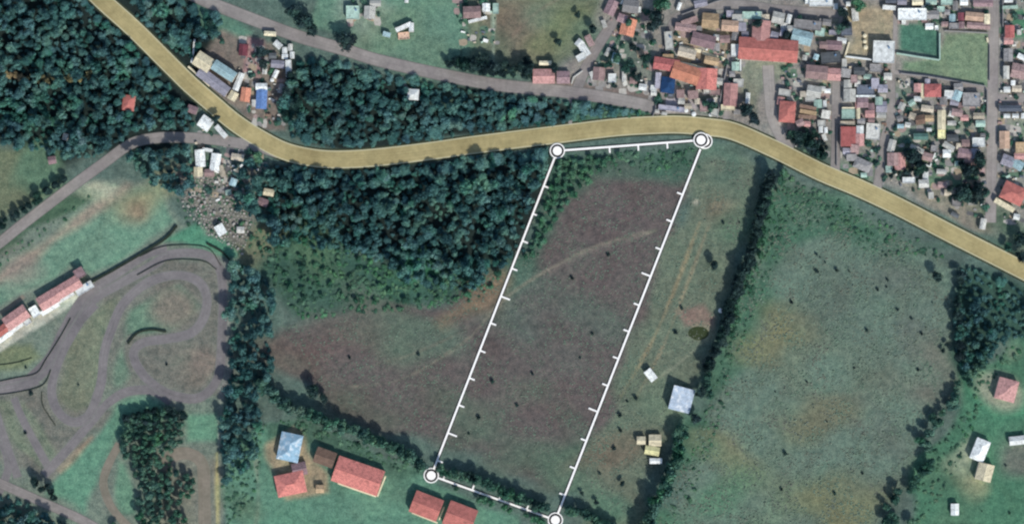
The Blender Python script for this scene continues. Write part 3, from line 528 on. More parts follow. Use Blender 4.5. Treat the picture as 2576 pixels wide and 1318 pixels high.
for pts, wd, h, lab in BAR:
    V, F = wallstrip(dline(pts, 2.5), wd, h); tag(mesh_obj('track_barrier', V, F, surf('barrier_rubber', (44,54,46), .3)), lab, 'barrier', 'racing track barriers')

# ------------------------------------------------------------------ the plot boundary and its corner markers
PA, PB, PC, PE = (1402,380), (1763,353), (1397,1307), (1085,1195)
white = surf('boundary_white', (250,250,246), .04); black = surf('boundary_black', (22,22,24), .1)
def boundary(a, b, ticks, side, lab):
    a = np.array(D(*a)); b = np.array(D(*b)); d = (b-a)/np.linalg.norm(b-a); n = np.array([-d[1], d[0]])*side
    a2, b2 = a+d*4.6, b-d*4.6; o = empty('boundary_line', *a2, math.atan2(d[1], d[0])); L = np.linalg.norm(b2-a2)
    tag(o, lab, 'boundary line', 'plot boundary lines')
    MB().box(L/2, 0, .45, L, 1.35, .9).build('line_strip', white, o); MB().box(L/2, 0, .12, L, 2.5, .24).build('edging', black, o)
    for t, big in ticks:
        ln = 6.0 if big else 3.4; MB().box((t*np.linalg.norm(b-a))-4.6, side*(.67+ln/2), .42, 1.1, ln, .8).build('tick_mark', white, o)
def fy(a, b, ys): return [((y-a[1])/(b[1]-a[1]), bg) for y, bg in ys]
def fx(a, b, X): return [((x-a[0])/(b[0]-a[0]), 0) for x in X]
boundary(PA, PB, fx(PA, PB, [1533,1605,1678]), -1, 'short white boundary line along the top of the plot')
boundary(PA, PE, fy(PA, PE, [(468,0),(538,0),(606,0),(675,0),(745,1),(812,0),(881,0),(950,0),(1018,0),(1088,1),(1157,0)]), 1, 'long white boundary line down the left of the plot')
boundary((1768,360), PC, fy((1768,360), PC, [(490,0),(558,0),(628,0),(695,1),(768,0),(834,0),(902,0),(970,0),(1035,1),(1108,0),(1178,0),(1245,0)]), -1, 'long white boundary line down the right of the plot')
boundary(PE, PC, fx(PE, PC, [1115,1188,1255,1325]), 1, 'white boundary line along the bottom hedge')
def marker(p, lab, z=0, open_=False):
    x, y = D(*p); o = empty('corner_marker', x, y, z=z); tag(o, lab, 'marker', 'round corner markers')
    MB().cyl(0, 0, 0, .8, 5.2, 5.2, 40, rin=4.4).build('outer_ring', white, o); MB().cyl(0, 0, 0, .9, 4.4, 4.4, 40, rin=3.1).build('black_ring', black, o)
    if not open_: MB().cyl(0, 0, 0, 1.05, 3.1, 3.1, 40).build('disc', white, o)
marker((1773,356), 'white ring marker half hidden behind the top right one', 0, False)
marker(PA, 'round white marker with black ring at plot top left'); marker(PB, 'round white marker with black ring at plot top right', 1.1)
marker(PE, 'round white marker with black ring at plot lower left'); marker(PC, 'round white marker with black ring at bottom edge')

# ------------------------------------------------------------------ vegetation
leaf_forest = leafmat('leaves_forest', (50,84,92), (74,116,116), (104,144,132), .05)
leaf_green = leafmat('leaves_green', (54,94,80), (78,124,100), (106,150,120), .1)
leaf_hedge = leafmat('leaves_hedge', (48,80,78), (70,108,96), (98,136,114), .12)
leaf_dark = leafmat('leaves_dark', (30,48,54), (44,66,68), (62,86,82), .2)
leaf_scrub = leafmat('leaves_scrub', (62,98,82), (82,120,98), (104,144,114), .15)
leaf_gold = leafmat('leaves_gold', (100,98,76), (140,130,98), (168,156,122), .2)
bark = surf('bark', (84,72,60), .3)
def ico(cx, cy, cz, r, rz):
    t = (1+5**.5)/2; v = np.array([(-1,t,0),(1,t,0),(-1,-t,0),(1,-t,0),(0,-1,t),(0,1,t),(0,-1,-t),(0,1,-t),(t,0,-1),(t,0,1),(-t,0,-1),(-t,0,1)], float)
    v /= np.linalg.norm(v[0]); f = np.array([(0,11,5),(0,5,1),(0,1,7),(0,7,10),(0,10,11),(1,5,9),(5,11,4),(11,10,2),(10,7,6),(7,1,8),(3,9,4),(3,4,2),(3,2,6),(3,6,8),(3,8,9),(4,9,5),(2,4,11),(6,2,10),(8,6,7),(9,8,1)])
    return v*(r, r, rz)+(cx, cy, cz), f
def crown_arrays(R, z0, z1, lobes, nleaf, size, seed):
    g = np.random.default_rng(seed); V = []; F = []; n = 0; Ls = []
    zc = (z0+z1)/2; hz = (z1-z0)/2
    for i in range(lobes):
        a = g.uniform(0, 6.283)+i*2.4; d = R*g.uniform(.25, .68) if i else 0; r = R*g.uniform(.36, .56) if i else R*.58
        Ls.append((d*math.cos(a), d*math.sin(a), zc+g.uniform(-.25, .45)*hz*(1 if i else 1.2), r, r*g.uniform(.7, 1.0)*hz/R*1.15))
    for cx, cy, cz, r, rz in Ls:
        v, f = ico(cx, cy, cz, r*.74, rz*.74); V.append(v); F.append(f+n); n += len(v)
    w_ = np.array([l[3]**2 for l in Ls]); w_ /= w_.sum(); which = g.choice(len(Ls), nleaf, p=w_)
    La = np.array(Ls)[which]; u = g.normal(size=(nleaf, 3)); u[:, 2] = np.abs(u[:, 2])*1.1-.35; u /= np.linalg.norm(u, axis=1)[:, None]
    P = La[:, :3]+u*np.stack([La[:, 3], La[:, 3], La[:, 4]], 1)*g.uniform(.8, 1.12, (nleaf, 1))
    nrm = u+g.normal(size=(nleaf, 3))*.55; nrm /= np.linalg.norm(nrm, axis=1)[:, None]
    t1 = np.cross(nrm, g.normal(size=(nleaf, 3))); t1 /= np.linalg.norm(t1, axis=1)[:, None]; t2 = np.cross(nrm, t1)
    s = g.uniform(.55, 1.2, (nleaf, 1))*size; s2 = s*g.uniform(.5, .9, (nleaf, 1)); up = nrm*s*.25
    Q = np.stack([P-t1*s-up, P-t2*s2+up*.4, P+t1*s-up, P+t2*s2+up*.4], 1).reshape(-1, 3)
    q = np.arange(nleaf)*4+n; T = np.concatenate([np.stack([q, q+1, q+2], 1), np.stack([q, q+2, q+3], 1)])
    V.append(Q); F.append(T); return np.concatenate(V), np.concatenate(F)
def trunk_arrays(h, r, R, seed):
    g = random.Random(seed); m = MB(); m.cyl(0, 0, 0, h*.6, r, r*.6, 8)
    for i in range(4):
        a = i*1.57+g.uniform(-.4, .4); n = len(m.V); z = h*g.uniform(.35, .55); e = R*.55
        for rr, k in ((r*.4, 0), (r*.15, 1)):
            for j in range(5): b = j*1.2566; m.V.append((math.cos(a)*e*k+rr*math.cos(b), math.sin(a)*e*k+rr*math.sin(b), z+k*h*.22))
        for j in range(5): m.F.append((n+j, n+(j+1) % 5, n+5+(j+1) % 5, n+5+j))
    return m
TREE = {}
def proto(key, mat, R, z0, z1, lobes, nleaf, size, nvar):
    out = []
    for i in range(nvar):
        V, F = crown_arrays(R, z0, z1, lobes+(i % 3), nleaf, size, hash((key, i)) % 1000 if False else len(key)*100+i)
        me = fast_mesh('crown', V, F, mat); tr = trunk_arrays(z1, R*.07+.08, R, i); tm = bpy.data.meshes.new('trunk'); tm.from_pydata(tr.V, [], tr.F); tm.materials.append(bark)
        out.append((me, tm, V, F))
    TREE[key] = (out, R)
proto('forest', leaf_forest, 4.6, 3.2, 11.5, 9, 640, .56, 8)
proto('green', leaf_green, 4.0, 1.8, 8.0, 6, 520, .55, 4)
proto('hedge', leaf_hedge, 3.6, .8, 8.5, 6, 460, .55, 5)
proto('dark', leaf_dark, 3.8, 1.6, 8.5, 6, 480, .5, 4)
proto('gold', leaf_gold, 2.6, 1.2, 6.0, 5, 300, .45, 3)
proto('bush', leaf_dark, 1.5, .1, 1.9, 4, 160, .3, 3)
proto('bushg', leaf_green, 1.6, .1, 2.0, 4, 170, .3, 3)
cnt = 0
def plant(key, x, y, s, name='tree', label=None, group=None, cat='tree', hs=None):
    global cnt; cnt += 1
    P, R = TREE[key]; me, tm = P[cnt % len(P)][:2]
    o = empty(name, x, y, random.uniform(0, 6.28)); o.scale = (s, s, hs or s*random.uniform(.8, 1.25)); o['category'] = cat
    if label: o['label'] = label
    if group: o['group'] = group
    link(bpy.data.objects.new('crown' if 'tree' in name else 'foliage', me), o); link(bpy.data.objects.new('trunk' if 'tree' in name else 'stem', tm), o); return o
# clear ground: roads, buildings, boundary
CLEAR = []
def clear_line(pts, r, smooth=True):
    for q in dline(pts, 3, smooth): CLEAR.append((q[0], q[1], r))
clear_line(OCH, 6.6); clear_line(GA, 4.6); clear_line([(0,610),(60,562),(180,470),(262,410),(330,362),(390,348),(450,346),(540,352),(640,368),(700,385)], 4)
clear_line([(-60,1188),(0,1215),(110,1264),(200,1304),(300,1360)], 3.6)
for a, b in ((PA, PB), (PA, PE), ((1768,360), PC), (PE, PC)): clear_line([a, b], 1.6, False)
for p in (PA, PB, PC, PE): CLEAR.append((*D(*p), 5.5))
for pts, wd in (([(2101,440),(2104,205)],2.8),([(2500,0),(2492,560)],3.8),([(1450,228),(1500,122),(1590,0)],3.8),([(516,1400),(514,1240),(508,1165)],4.5)): clear_line(pts, wd, False)
for x, y, r in FOOT: CLEAR.append((x, y, r*.75))
CL = np.array(CLEAR)
def free(x, y, r): return np.all(np.hypot(CL[:, 0]-x, CL[:, 1]-y) > CL[:, 2]+r)
def inside(x, y, P):
    c = False
    for i in range(len(P)):
        (ax, ay), (bx, by) = P[i], P[i-1]
        if (ay > y) != (by > y) and x < (bx-ax)*(y-ay)/(by-ay)+ax: c = not c
    return c
def scatter(poly, spacing, rmin, rmax, fill=.72, tries=None):
    P = [D(*p) for p in poly]; X = [p[0] for p in P]; Y = [p[1] for p in P]; out = []
    n = tries or int((max(X)-min(X))*(max(Y)-min(Y))/spacing**2*14)
    for _ in range(n):
        x, y = random.uniform(min(X), max(X)), random.uniform(min(Y), max(Y))
        if not inside(x, y, P): continue
        r = random.triangular(rmin, rmax, rmin)
        if not free(x, y, r*.8): continue
        if all((x-a)**2+(y-b)**2 > (spacing*.5*(r+q)/rmax+spacing*.12)**2 if abs(x-a) < 12 else True for a, b, q in out): out.append((x, y, r))
    return out
F1 = [(-60,-60),(215,-60),(240,20),(400,190),(490,300),(480,335),(380,330),(300,385),(230,395),(180,400),(100,375),(40,370),(-60,330)]
F2 = [(310,-60),(430,-60),(500,20),(560,45),(545,90),(505,110),(480,145),(430,125),(350,50)]
F3 = [(745,155),(870,155),(960,180),(1100,205),(1290,240),(1400,248),(1560,270),(1650,290),(1500,300),(1250,335),(1000,372),(860,378),(740,350),(700,300),(735,230)]
F4 = [(720,420),(880,428),(1050,412),(1250,385),(1395,368),(1385,450),(1340,560),(1310,650),(1230,680),(1190,725),(1080,725),(1020,690),(920,640),(690,605),(680,500)]
F5 = [(330,380),(470,365),(490,450),(480,500),(400,460),(340,430)]
F6 = [(585,665),(650,680),(690,740),(680,850),(690,940),(650,1010),(660,1090),(640,1160),(570,1210),(556,1090),(575,980),(580,850)]
F7 = [(-60,1220),(100,1280),(170,1320),(200,1400),(-60,1400)]
F8 = [(2420,670),(2480,690),(2700,790),(2700,850),(2540,850),(2490,900),(2440,960),(2405,900),(2400,760)]
F9 = [(590,400),(700,410),(710,470),(690,560),(640,550),(600,520),(590,470)]
forest = []
F10 = [(600,560),(700,580),(870,620),(1000,650),(1060,700),(1190,700),(1290,650),(1330,640),(1250,720),(1100,760),(900,760),(760,770),(700,700)]
for poly, lab, grp in ((F1,'blue green broadleaf tree in the dense upper left forest','trees of the upper left forest'),(F2,'forest tree between ochre road and top grey road','trees between ochre and grey road at top'),
    (F3,'blue green tree in wood between grey and ochre roads','trees of the wood between the roads'),(F4,'blue green tree in wood left of the white plot','trees of the wood left of the plot'),
    (F5,'tree in small wood inside the left road bend','trees inside the left road bend'),(F6,'tree in the belt between racing track and field','trees of the belt beside the track'),
    (F7,'tree in the wood at the bottom left corner','trees of the bottom left wood'),(F8,'tree in the thicket below ochre road at far right','trees of the far right thicket'),(F9,'tree in the grove below the road bend','trees below the road bend')):
    forest += [(x, y, r, lab, grp) for x, y, r in scatter(poly, 8.0, 2.6, 6.6) if math.sin(x*.11+1.3*math.sin(y*.07))*math.sin(y*.13+1.1*math.sin(x*.09)) > (.2 if poly is F8 else -.72)]
inframe = lambda x, y: abs(x) < 352 and abs(y) < 182
vis = sorted([t for t in forest if inframe(t[0], t[1])], key=lambda t: -t[2]); out = [t for t in forest if not inframe(t[0], t[1])]
print('forest trees', len(vis), 'outside', len(out))
ROADL = np.concatenate([dline(OCH, 4), dline(GA, 4)])
def low(x, y): d = np.hypot(ROADL[:, 0]-x, ROADL[:, 1]-y).min(); return .38 if d < 15 else .7 if d < 20 else 1.0
for x, y, r, lab, grp in vis[:300]: plant('forest', x, y, r/4.6, 'forest_tree', lab, grp, hs=random.uniform(.7, 1.4)*(r/4.6)**.4*low(x, y))
def merged(name, items, key, mat, zs=(.7, 1.2), label=None, cat=None):
    P, R = TREE[key]; VV = []; FF = []; n = 0
    for i, (x, y, r) in enumerate(items):
        V, F = P[i % len(P)][2:4]; a = random.uniform(0, 6.28); s = r/R; c_, s_ = math.cos(a)*s, math.sin(a)*s
        z = V[:, 2]*random.uniform(*zs)*s*(low(x, y) if 'canopy' in name else 1); VV.append(np.stack([V[:, 0]*c_-V[:, 1]*s_+x, V[:, 0]*s_+V[:, 1]*c_+y, z], 1)); FF.append(F+n); n += len(V)
    o = link(bpy.data.objects.new(name, fast_mesh(name, np.concatenate(VV), np.concatenate(FF), mat))); tag(o, label, cat, kind='stuff'); return o
merged('forest_canopy', [(x, y, r) for x, y, r, _, _ in vis[300:]+out], 'forest', leaf_forest, (.8, 1.25), 'smaller blue green trees filling the gaps of the woods', 'woodland')
under = []
for poly in (F1, F2, F3, F4, F5, F6, F7, F8, F9): under += scatter(poly, 5.0, 1.6, 3.0)
merged('undergrowth', under, 'bushg', leaf_forest, (.6, 1.4), 'low dark undergrowth on the forest floors', 'undergrowth')
# hedges and tree lines
def treeline(pts, key, sp, s0, s1, lab, grp, jit=1.5, name='hedge_tree', off=0, chk=True):
    L = dline(pts, 1.0); i = 0.0
    while i < len(L):
        x, y = L[int(i)]; x += random.uniform(-jit, jit)+off; y += random.uniform(-jit, jit); s = random.uniform(s0, s1)
        if not chk or free(x, y, TREE[key][1]*s*.6): plant(key, x, y, s, name, lab, grp)
        i += sp*random.uniform(.8, 1.2)*s
treeline([(1940,445),(1915,510),(1892,620),(1850,720),(1812,850),(1780,925)],'dark',2.3,.9,1.3,'tall hedge tree in upper half of the long right hedge','trees of the right hedge, upper half')  # dark leaf colour here paints in the shadow band along the hedge
treeline([(1775,950),(1790,1000)],'hedge',5,.8,1.0,'hedge tree beside the ribbed metal shed','trees beside the ribbed shed')
treeline([(1712,1080),(1700,1150),(1660,1240),(1625,1318),(1600,1370)],'hedge',2.5,1.15,1.6,'tall hedge tree in lower half of the long right hedge','trees of the right hedge, lower half')
treeline([(1960,440),(1930,520),(1905,640),(1870,730),(1835,850)],'green',4.5,.45,.8,'bright green shrub on sunny side of the right hedge','shrubs on the sunny side of the right hedge',3,'shrub')
treeline([(655,965),(720,1015),(800,1052),(880,1078),(960,1112),(1040,1150),(1075,1178)],'hedge',2.6,.95,1.4,'tall hedge tree in bottom hedge left of the plot','trees of the bottom hedge left of the plot')
treeline([(1105,1178),(1200,1205),(1290,1243),(1375,1280)],'hedge',2.6,.8,1.15,'tall hedge tree along the plot bottom line','trees of the bottom hedge inside the plot',1.6)
treeline([(1425,1278),(1480,1298),(1540,1330),(1600,1380)],'hedge',2.6,.8,1.2,'hedge tree right of the bottom corner marker','trees of the bottom hedge right of the marker')
treeline([(1110,1210),(1200,1245),(1290,1282),(1380,1318)],'green',4,.5,.8,'green shrub on the lawn side of the bottom hedge','shrubs below the bottom hedge',1.5,'shrub')
for x, y, r in scatter([(1118,160),(1160,140),(1230,142),(1260,165),(1335,160),(1350,205),(1290,206),(1200,184)], 5.0, 2.2, 4.4): plant('dark', x, y, r/3.8, 'roadside_tree', 'dark tree in the thick clump above the grey road', 'dark tree clump above the grey road')
treeline([(1150,158),(1230,168),(1330,178)],'dark',4.0,.9,1.3,'dark tree in the row behind those above the grey road','back row of trees above the grey road',2.2,'roadside_tree')
treeline([(1120,168),(1160,170),(1200,172),(1240,185),(1290,200),(1340,212)],'dark',3.0,.8,1.25,'dark tree on the upper side of the grey road','dark trees above the grey road',2.2,'roadside_tree')
treeline([(-20,590),(30,550),(80,512),(130,472),(165,455)],'dark',3.6,.5,.85,'dark tree along the upper edge of left road','dark trees along the left road',1.8,'roadside_tree')
treeline([(2490,870),(2440,940),(2400,990)],'hedge',4,.7,1.1,'tree on the slanting field edge below the thicket','trees of the slanting field edge',3,'field_edge_tree')
treeline([(2400,990),(2370,1040),(2320,1090),(2330,1150),(2300,1210)],'hedge',4,.8,1.25,'tree on the lower right field edge','trees of the lower right field edge',4,'field_edge_tree')
treeline([(2300,1210),(2250,1250),(2230,1300),(2280,1330)],'hedge',4,.8,1.2,'tree at bottom end of the right field edge','trees at the bottom of the right field edge',4,'field_edge_tree')
for poly, lab, grp in (([(1972,335),(2035,318),(2080,365),(2078,402),(2010,385)],'dark tree in the clump filling the triangular block','dark clump of the triangular block'),
    ([(2255,385),(2312,372),(2330,430),(2235,442)],'dark tree in the clump between two lower right lanes','dark clump between the lower lanes'),([(2380,470),(2485,462),(2488,512),(2395,508)],'dark tree in the clump above the ochre road at right','dark clump above the ochre road at right'),
    ([(2410,405),(2486,400),(2488,445),(2430,440)],'dark tree in the clump left of right hand street','dark clump left of the right hand street')):
    for x, y, r in scatter(poly, 4.6, 1.8, 4.2): plant('dark', x, y, r/3.8, 'garden_tree', lab, grp)
treeline([(2420,690),(2405,760),(2408,830),(2412,900)],'dark',5.5,.7,1.1,'dark tree on the left rim of far right thicket','dark trees on the rim of the right thicket',1.5,'field_edge_tree')
treeline([(0,188),(60,196),(130,200),(200,196),(240,190)],'gold',2.8,.9,1.3,'yellow brown tree in the row across upper left forest','yellow brown forest trees',1.8,'forest_tree',chk=False)
Z = lambda L: [(x*.5797, 553.4+y*.5797) for x, y in L]
for poly, key, lab, grp in ((Z([(530,880),(640,835),(700,810),(820,880),(800,970),(720,1010),(680,1110),(640,1190),(590,1110),(535,980)]),'hedge','blue green tree of the clump below the racing track','trees in the clump below the track'),
    (Z([(690,1110),(780,1085),(850,1130),(830,1200),(750,1235),(840,1330),(600,1330),(600,1225),(650,1200)]),'hedge','blue green tree of the bottom clump beside the dirt lane','trees in the bottom clump by the lane'),
    (Z([(540,860),(640,825),(720,800),(800,850),(720,860),(600,900)]),'dark','dark tree on the top rim of the track clump','dark rim trees of the track clump'),
    (Z([(125,1140),(160,1100),(265,1180),(240,1200)]),'dark','dark tree by the bottom left road','dark trees by the bottom left road')):
    for x, y, r in scatter(poly, 5.6, 2.4, 4.6): plant(key, x, y, r/3.7, 'parkland_tree', lab, grp, hs=random.uniform(.8, 1.3))
# single trees, each placed by hand
SINGLE = [('dark',765,58,2.0,'tall dark tree on the bend above the grey road'),('dark',742,30,1.6,'upper dark tree beside the grey road near the top'),('dark',868,106,2.1,'lone round dark tree touching the grey road'),
 ('dark',785,80,1.2,'lowest dark tree of the three at the grey road bend'),('dark',790,985,1.5,'lone dark tree in the field above the bottom hedge'),('dark',815,1000,1.0,'smaller dark tree beside the lone field tree'),('dark',1745,1050,1.1,'dark tree below the ribbed metal shed'),('dark',1758,985,1.1,'dark tree right of the ribbed metal shed'),
 ('dark',1795,668,1.0,'dark shrubby tree left of the right hedge'),('dark',1565,1215,.6,'small dark tree near the bottom of the strip'),('dark',1465,1240,.45,'small dark tree right of the plot bottom corner'),('dark',1500,1260,.5,'small dark tree above the bottom hedge end'),
 ('dark',2352,695,1.15,'isolated dark tree near the right field top edge'),('dark',2380,865,.5,'small dark tree on the right side of the field'),('dark',2370,880,.5,'second small dark tree beside a thin post in field'),
 ('green',290,1325,.8,'green tree at the bottom edge beside the road'),
 ('dark',2290,395,1.9,'big dark tree between two lower right town lanes'),('dark',2310,420,1.3,'dark tree below the big town tree'),('dark',2430,425,1.5,'big dark tree left of the right hand street'),('dark',2455,400,1.3,'dark tree nearest the right hand street'),('dark',2420,490,1.9,'large dark tree above the ochre road at right'),('dark',2455,480,1.3,'dark tree right of the large roadside tree'),
 ('dark',2012,352,1.5,'large dark tree in the triangular block'),('dark',2038,362,1.4,'dark tree right in the triangular block'),('dark',2050,385,1.0,'lowest dark tree in the triangular block'),('hedge',1990,340,1.0,'upper left tree in the triangular block'),('hedge',2064,392,.8,'blue green tree right in the triangular block'),
 ('dark',1655,45,1.6,'dark tree cluster top beside the mauve street'),('dark',1640,70,1.3,'dark tree left below the top town trees'),('green',1665,15,1.7,'teal green tree at the top of the town'),('dark',1875,275,1.4,'dark tree right of the pink house by the road'),('dark',1890,300,1.1,'dark tree just above the ochre road bend'),('dark',1902,308,.8,'dark tree closest to the ochre road bend'),
 ('dark',2118,35,1.2,'dark tree at the end of the top street'),('dark',2122,62,1.1,'dark tree below the end of top street'),('green',2155,15,1.2,'green tree at top edge beside dry yard'),('hedge',2110,75,1.0,'blue green tree left of the dry yard'),('dark',2335,22,.8,'dark bush tree above the white long building'),
 ('hedge',2010,45,.6,'small tree beside the pale sheds'),('dark',1905,66,1.0,'dark tree above the upper red wing'),('dark',1975,90,.9,'dark tree left of the light blue house'),('dark',1560,20,.6,'small dark tree at top of olive field'),('dark',1452,38,.7,'dark tree in the olive field near town'),('dark',1403,110,.8,'dark tree above the pink double house'),
 ('dark',1490,75,1.0,'dark tree beside the slanting side street'),('dark',1393,172,1.0,'dark tree left of mauve house above grey road'),('dark',1325,150,.8,'dark tree at end of the roadside tree row'),('hedge',1550,150,1.1,'blue green tree right of the side street'),('hedge',1570,175,1.0,'tree below right of the side street'),('dark',1590,120,.9,'dark tree among the yards left of courtyard'),
 ('dark',1620,150,1.1,'dark tree directly left of the courtyard'),('dark',1600,195,.9,'dark tree above the grey road end'),('hedge',1580,60,.9,'tree beside the orange roof'),('hedge',1640,110,.8,'small tree left above the courtyard'),('hedge',1530,165,.8,'tree at foot of the side street'),('dark',1545,215,.6,'small dark tree under the white square house'),
 ('hedge',1790,270,1.0,'tree in front of the coral school wing'),('hedge',1775,262,.8,'left tree in front of the school roof'),('dark',2560,600,1.6,'dark tree below the right edge red house'),('dark',2565,520+120,1.4,'dark tree above ochre road at right edge'),('hedge',2530,620,1.0,'tree between red house and ochre road'),
 ('hedge',500,75,.9,'tree left of the small green meadow at top'),('dark',530,60,.7,'dark tree in the small green meadow'),('dark',525,100,.8,'dark tree above the factory'),('hedge',560,105,.6,'small tree above the light blue factory'),
 ('dark',545,300,.9,'dark tree below the lavender factory'),('green',650,395,1.0,'tree on the lower side of the road bend'),('dark',740,265,1.5,'dark tree right of the blue roofed house'),('dark',725,235,1.3,'dark tree above right of blue roofed house'),('dark',720,295,1.2,'dark tree beside the ochre road bend'),('dark',735,200,1.2,'dark tree right of the white factory yard'),
 ('dark',660,130,1.2,'dark tree left of the white yard sheds'),('dark',665,165,1.1,'dark tree beside the pink drive'),('green',1720,840,.0001,'')]
for key, px, py, s, lab in SINGLE:
    if s < .01: continue
    x, y = D(px, py); plant(key, x, y, s, 'garden_tree' if px > 1400 and py < 660 else 'tree', lab, hs=min(s, 1.3))
# field bushes: each one its own
BUSH = [(65,924),(197,968),(420,916),(80,990),(65,1089),(1715,775),(1700,835),(1578,1010),(1560,1082),(1545,1128),(1640,1100),(1508,1190),(1600,1000),(1560,1045),(3060*.671,640),(2063,648),(2075,660),(2105,680),(2055,650+32),(2135,682),(2232,704),(2230,722),(2208,728),(2345,760),(2257,780),(2293,800),(2318,840),
 (1974,1140),(1945,1100),(1965,1230),(2000,1010),(2080,1060),(2148,925),(2160,990),(2170,1190),(2225,1020),(1950,985),(2030,960),(1925,1250),(2100,1240),(2260,900),(2180,830),(1990,760),(2040,840),(2310,930),(1000,985),(1180,1090),(1052,890),(1300,880),(1205,1050),(930,960),(1440,700),(1530,640),(1380,830),(1460,900),(1600,560),(1340,940),
 (1300,1020),(1420,1060),(1490,840),(1120,1010),(880,900),(1240,960),(960,870),(2380,1010),(2460,1060),(2480,1200),(2530,1170),(2500,1260),(2540,1290),(2420,1300),(2470,1285),(1860,560),(1840,480),(1820,560),(1780,720)]
for bi, (px, py) in enumerate(BUSH):
    if bi > 27 and (bi*7) % 5 < 2: continue
    x, y = D(px, py); o = plant('bush', x, y, random.uniform(.45, 1.2), 'bush', None, 'single bushes on the fields', 'bush')
    z = 'on the racing track infield' if px < 600 else 'in the field left of the plot' if px < 1390-(py-380)*.39 else 'inside the white plot' if px < 1768-(py-360)*.39 else 'in the strip beside the plot' if px < 1960-(py-420)*.4+20 else ('in upper right field' if py < 860 else 'in the middle of right field' if py < 1080 else 'in the lower right field') if px < 2370 else 'on the lower right lots'
    PENDING.append((o, 'small round dark bush', z, px))
# scrub masses that nobody could count
scr = []
for x, y, r in scatter(F10, 9.5, 1.6, 3.4): plant('green', x, y, r/4.0, 'thicket_tree', 'small green tree in the scrub below the middle wood', 'thicket trees below the middle wood', hs=r/5)
for x, y, r in scatter([(1410,400),(1560,390),(1500,440),(1420,520),(1350,640),(1330,640)], 5.6, 1.8, 4.0): plant('green', x, y, r/4.0, 'thicket_tree', 'small green tree inside the upper left of the plot', 'thicket trees inside the plot', hs=r/5)
for poly, sp, r0, r1 in (([(640,600),(850,610),(1060,700),(1180,690),(1260,700),(1200,760),(1000,780),(760,800),(690,720)],3.6,1.0,2.4),([(1410,395),(1740,372),(1760,420),(1600,430),(1480,440),(1420,520),(1340,660),(1320,640)],3.8,1.0,2.4),
    ([(1960,435),(2300,590),(2380,650),(2200,640),(2060,560),(1980,600),(1920,740),(1850,900),(1820,900),(1900,700)],4.0,.9,2.1),([(1760,1080),(1700,1250),(1640,1330),(1720,1330),(1800,1100),(1850,900),(1830,880)],4.2,.8,1.8),
    ([(1440,250),(1640,275),(1640,300),(1440,315)],3.6,1,2.2),([(590,550),(700,580),(700,640),(600,640)],4.2,.8,1.8),([(600,1130),(670,1060),(640,1250),(570,1330),(560,1220)],4.2,1.0,2.4),([(690,1050),(780,1065),(1060,1180),(1000,1180),(800,1100)],3.6,1.0,2.2),
    ([(2300,1200),(2440,1020),(2480,1000),(2430,1120),(2370,1250),(2300,1318)],4.5,1,2.2),([(2500,860),(2576,880),(2480,980),(2440,1010)],4.5,1,2.2),([(430,460),(600,420),(640,560),(560,600),(470,560)],4.4,.8,2.0),([(0,640),(220,490),(230,500),(0,670)],4.4,.7,1.5),
    ([(400,1120),(440,1110),(420,1230),(400,1200)],4.4,1,2)): scr += scatter(poly, sp, r0, r1)
merged('scrub', [(x+random.uniform(-1, 1), y+random.uniform(-1, 1), r*random.uniform(.5, 1.5)) for x, y, r in scr if random.random() < .82], 'bushg', leaf_scrub, (.25, .65), 'mixed green scrub along the wood and field edges', 'scrub')
rub = scatter([(455,440),(500,430),(620,430),(650,520),(610,640),(520,590),(460,520)], 3.0, .4, 1.7)
tm = MB()
for x, y, r in rub: tm.box(x, y, r*.4, r*random.uniform(1, 1.8), r, r*.8, random.uniform(0, 3))
tag(tm.build('rubble', surf('pale_rubble', (168,166,160), .45, .6, spot=(96,100,98))), 'pale broken rubble scattered below the road bend', 'rubble', kind='stuff')
# yards of the town: paving slabs and loose clutter
TOWN = [[(1640,240),(1660,110),(1720,45),(1860,30),(1960,40),(2095,50),(2095,200),(2090,400),(1995,370),(1960,260),(1965,150),(1870,150),(1855,290),(1640,270)],[(2115,150),(2240,160),(2240,180),(2235,330),(2195,460),(2112,420)],[(2258,10),(2490,10),(2485,70),(2370,70),(2360,60),(2258,60)],
 [(2255,190),(2485,235),(2485,560),(2300,480),(2215,470),(2240,340)],[(2515,0),(2640,0),(2640,560),(2512,560)],[(1530,30),(1640,20),(1650,240),(1480,225),(1500,150)],[(600,90),(720,150),(720,320),(640,320),(600,230)],[(490,310),(600,370),(680,400),(640,500),(480,520)],[(1120,-40),(1250,-40),(1250,110),(1165,110)],[(880,0),(960,0),(960,60),(880,60)]]
def freeb(x, y, r): return all((x-a)**2+(y-b)**2 > (q*.62+r)**2 for a, b, q in FOOT)
STL = np.concatenate([dline(q, 3) for q in ([(1450,228),(1500,122),(1590,0)],[(1660,285),(1665,235),(1680,100),(1708,42),(1780,20),(1850,12),(1960,24),(2060,32),(2112,36)],[(2101,440),(2103,330),(2104,205)],[(2240,182),(2241,300),(2225,350),(2206,478)],[(2500,-60),(2499,130),(2496,300),(2492,560)],[(2510,248),(2560,248),(2700,250)],[(1932,165),(1936,230),(1945,300),(1985,380)],[(1838,130),(1832,200),(1826,300)])])
added = 0
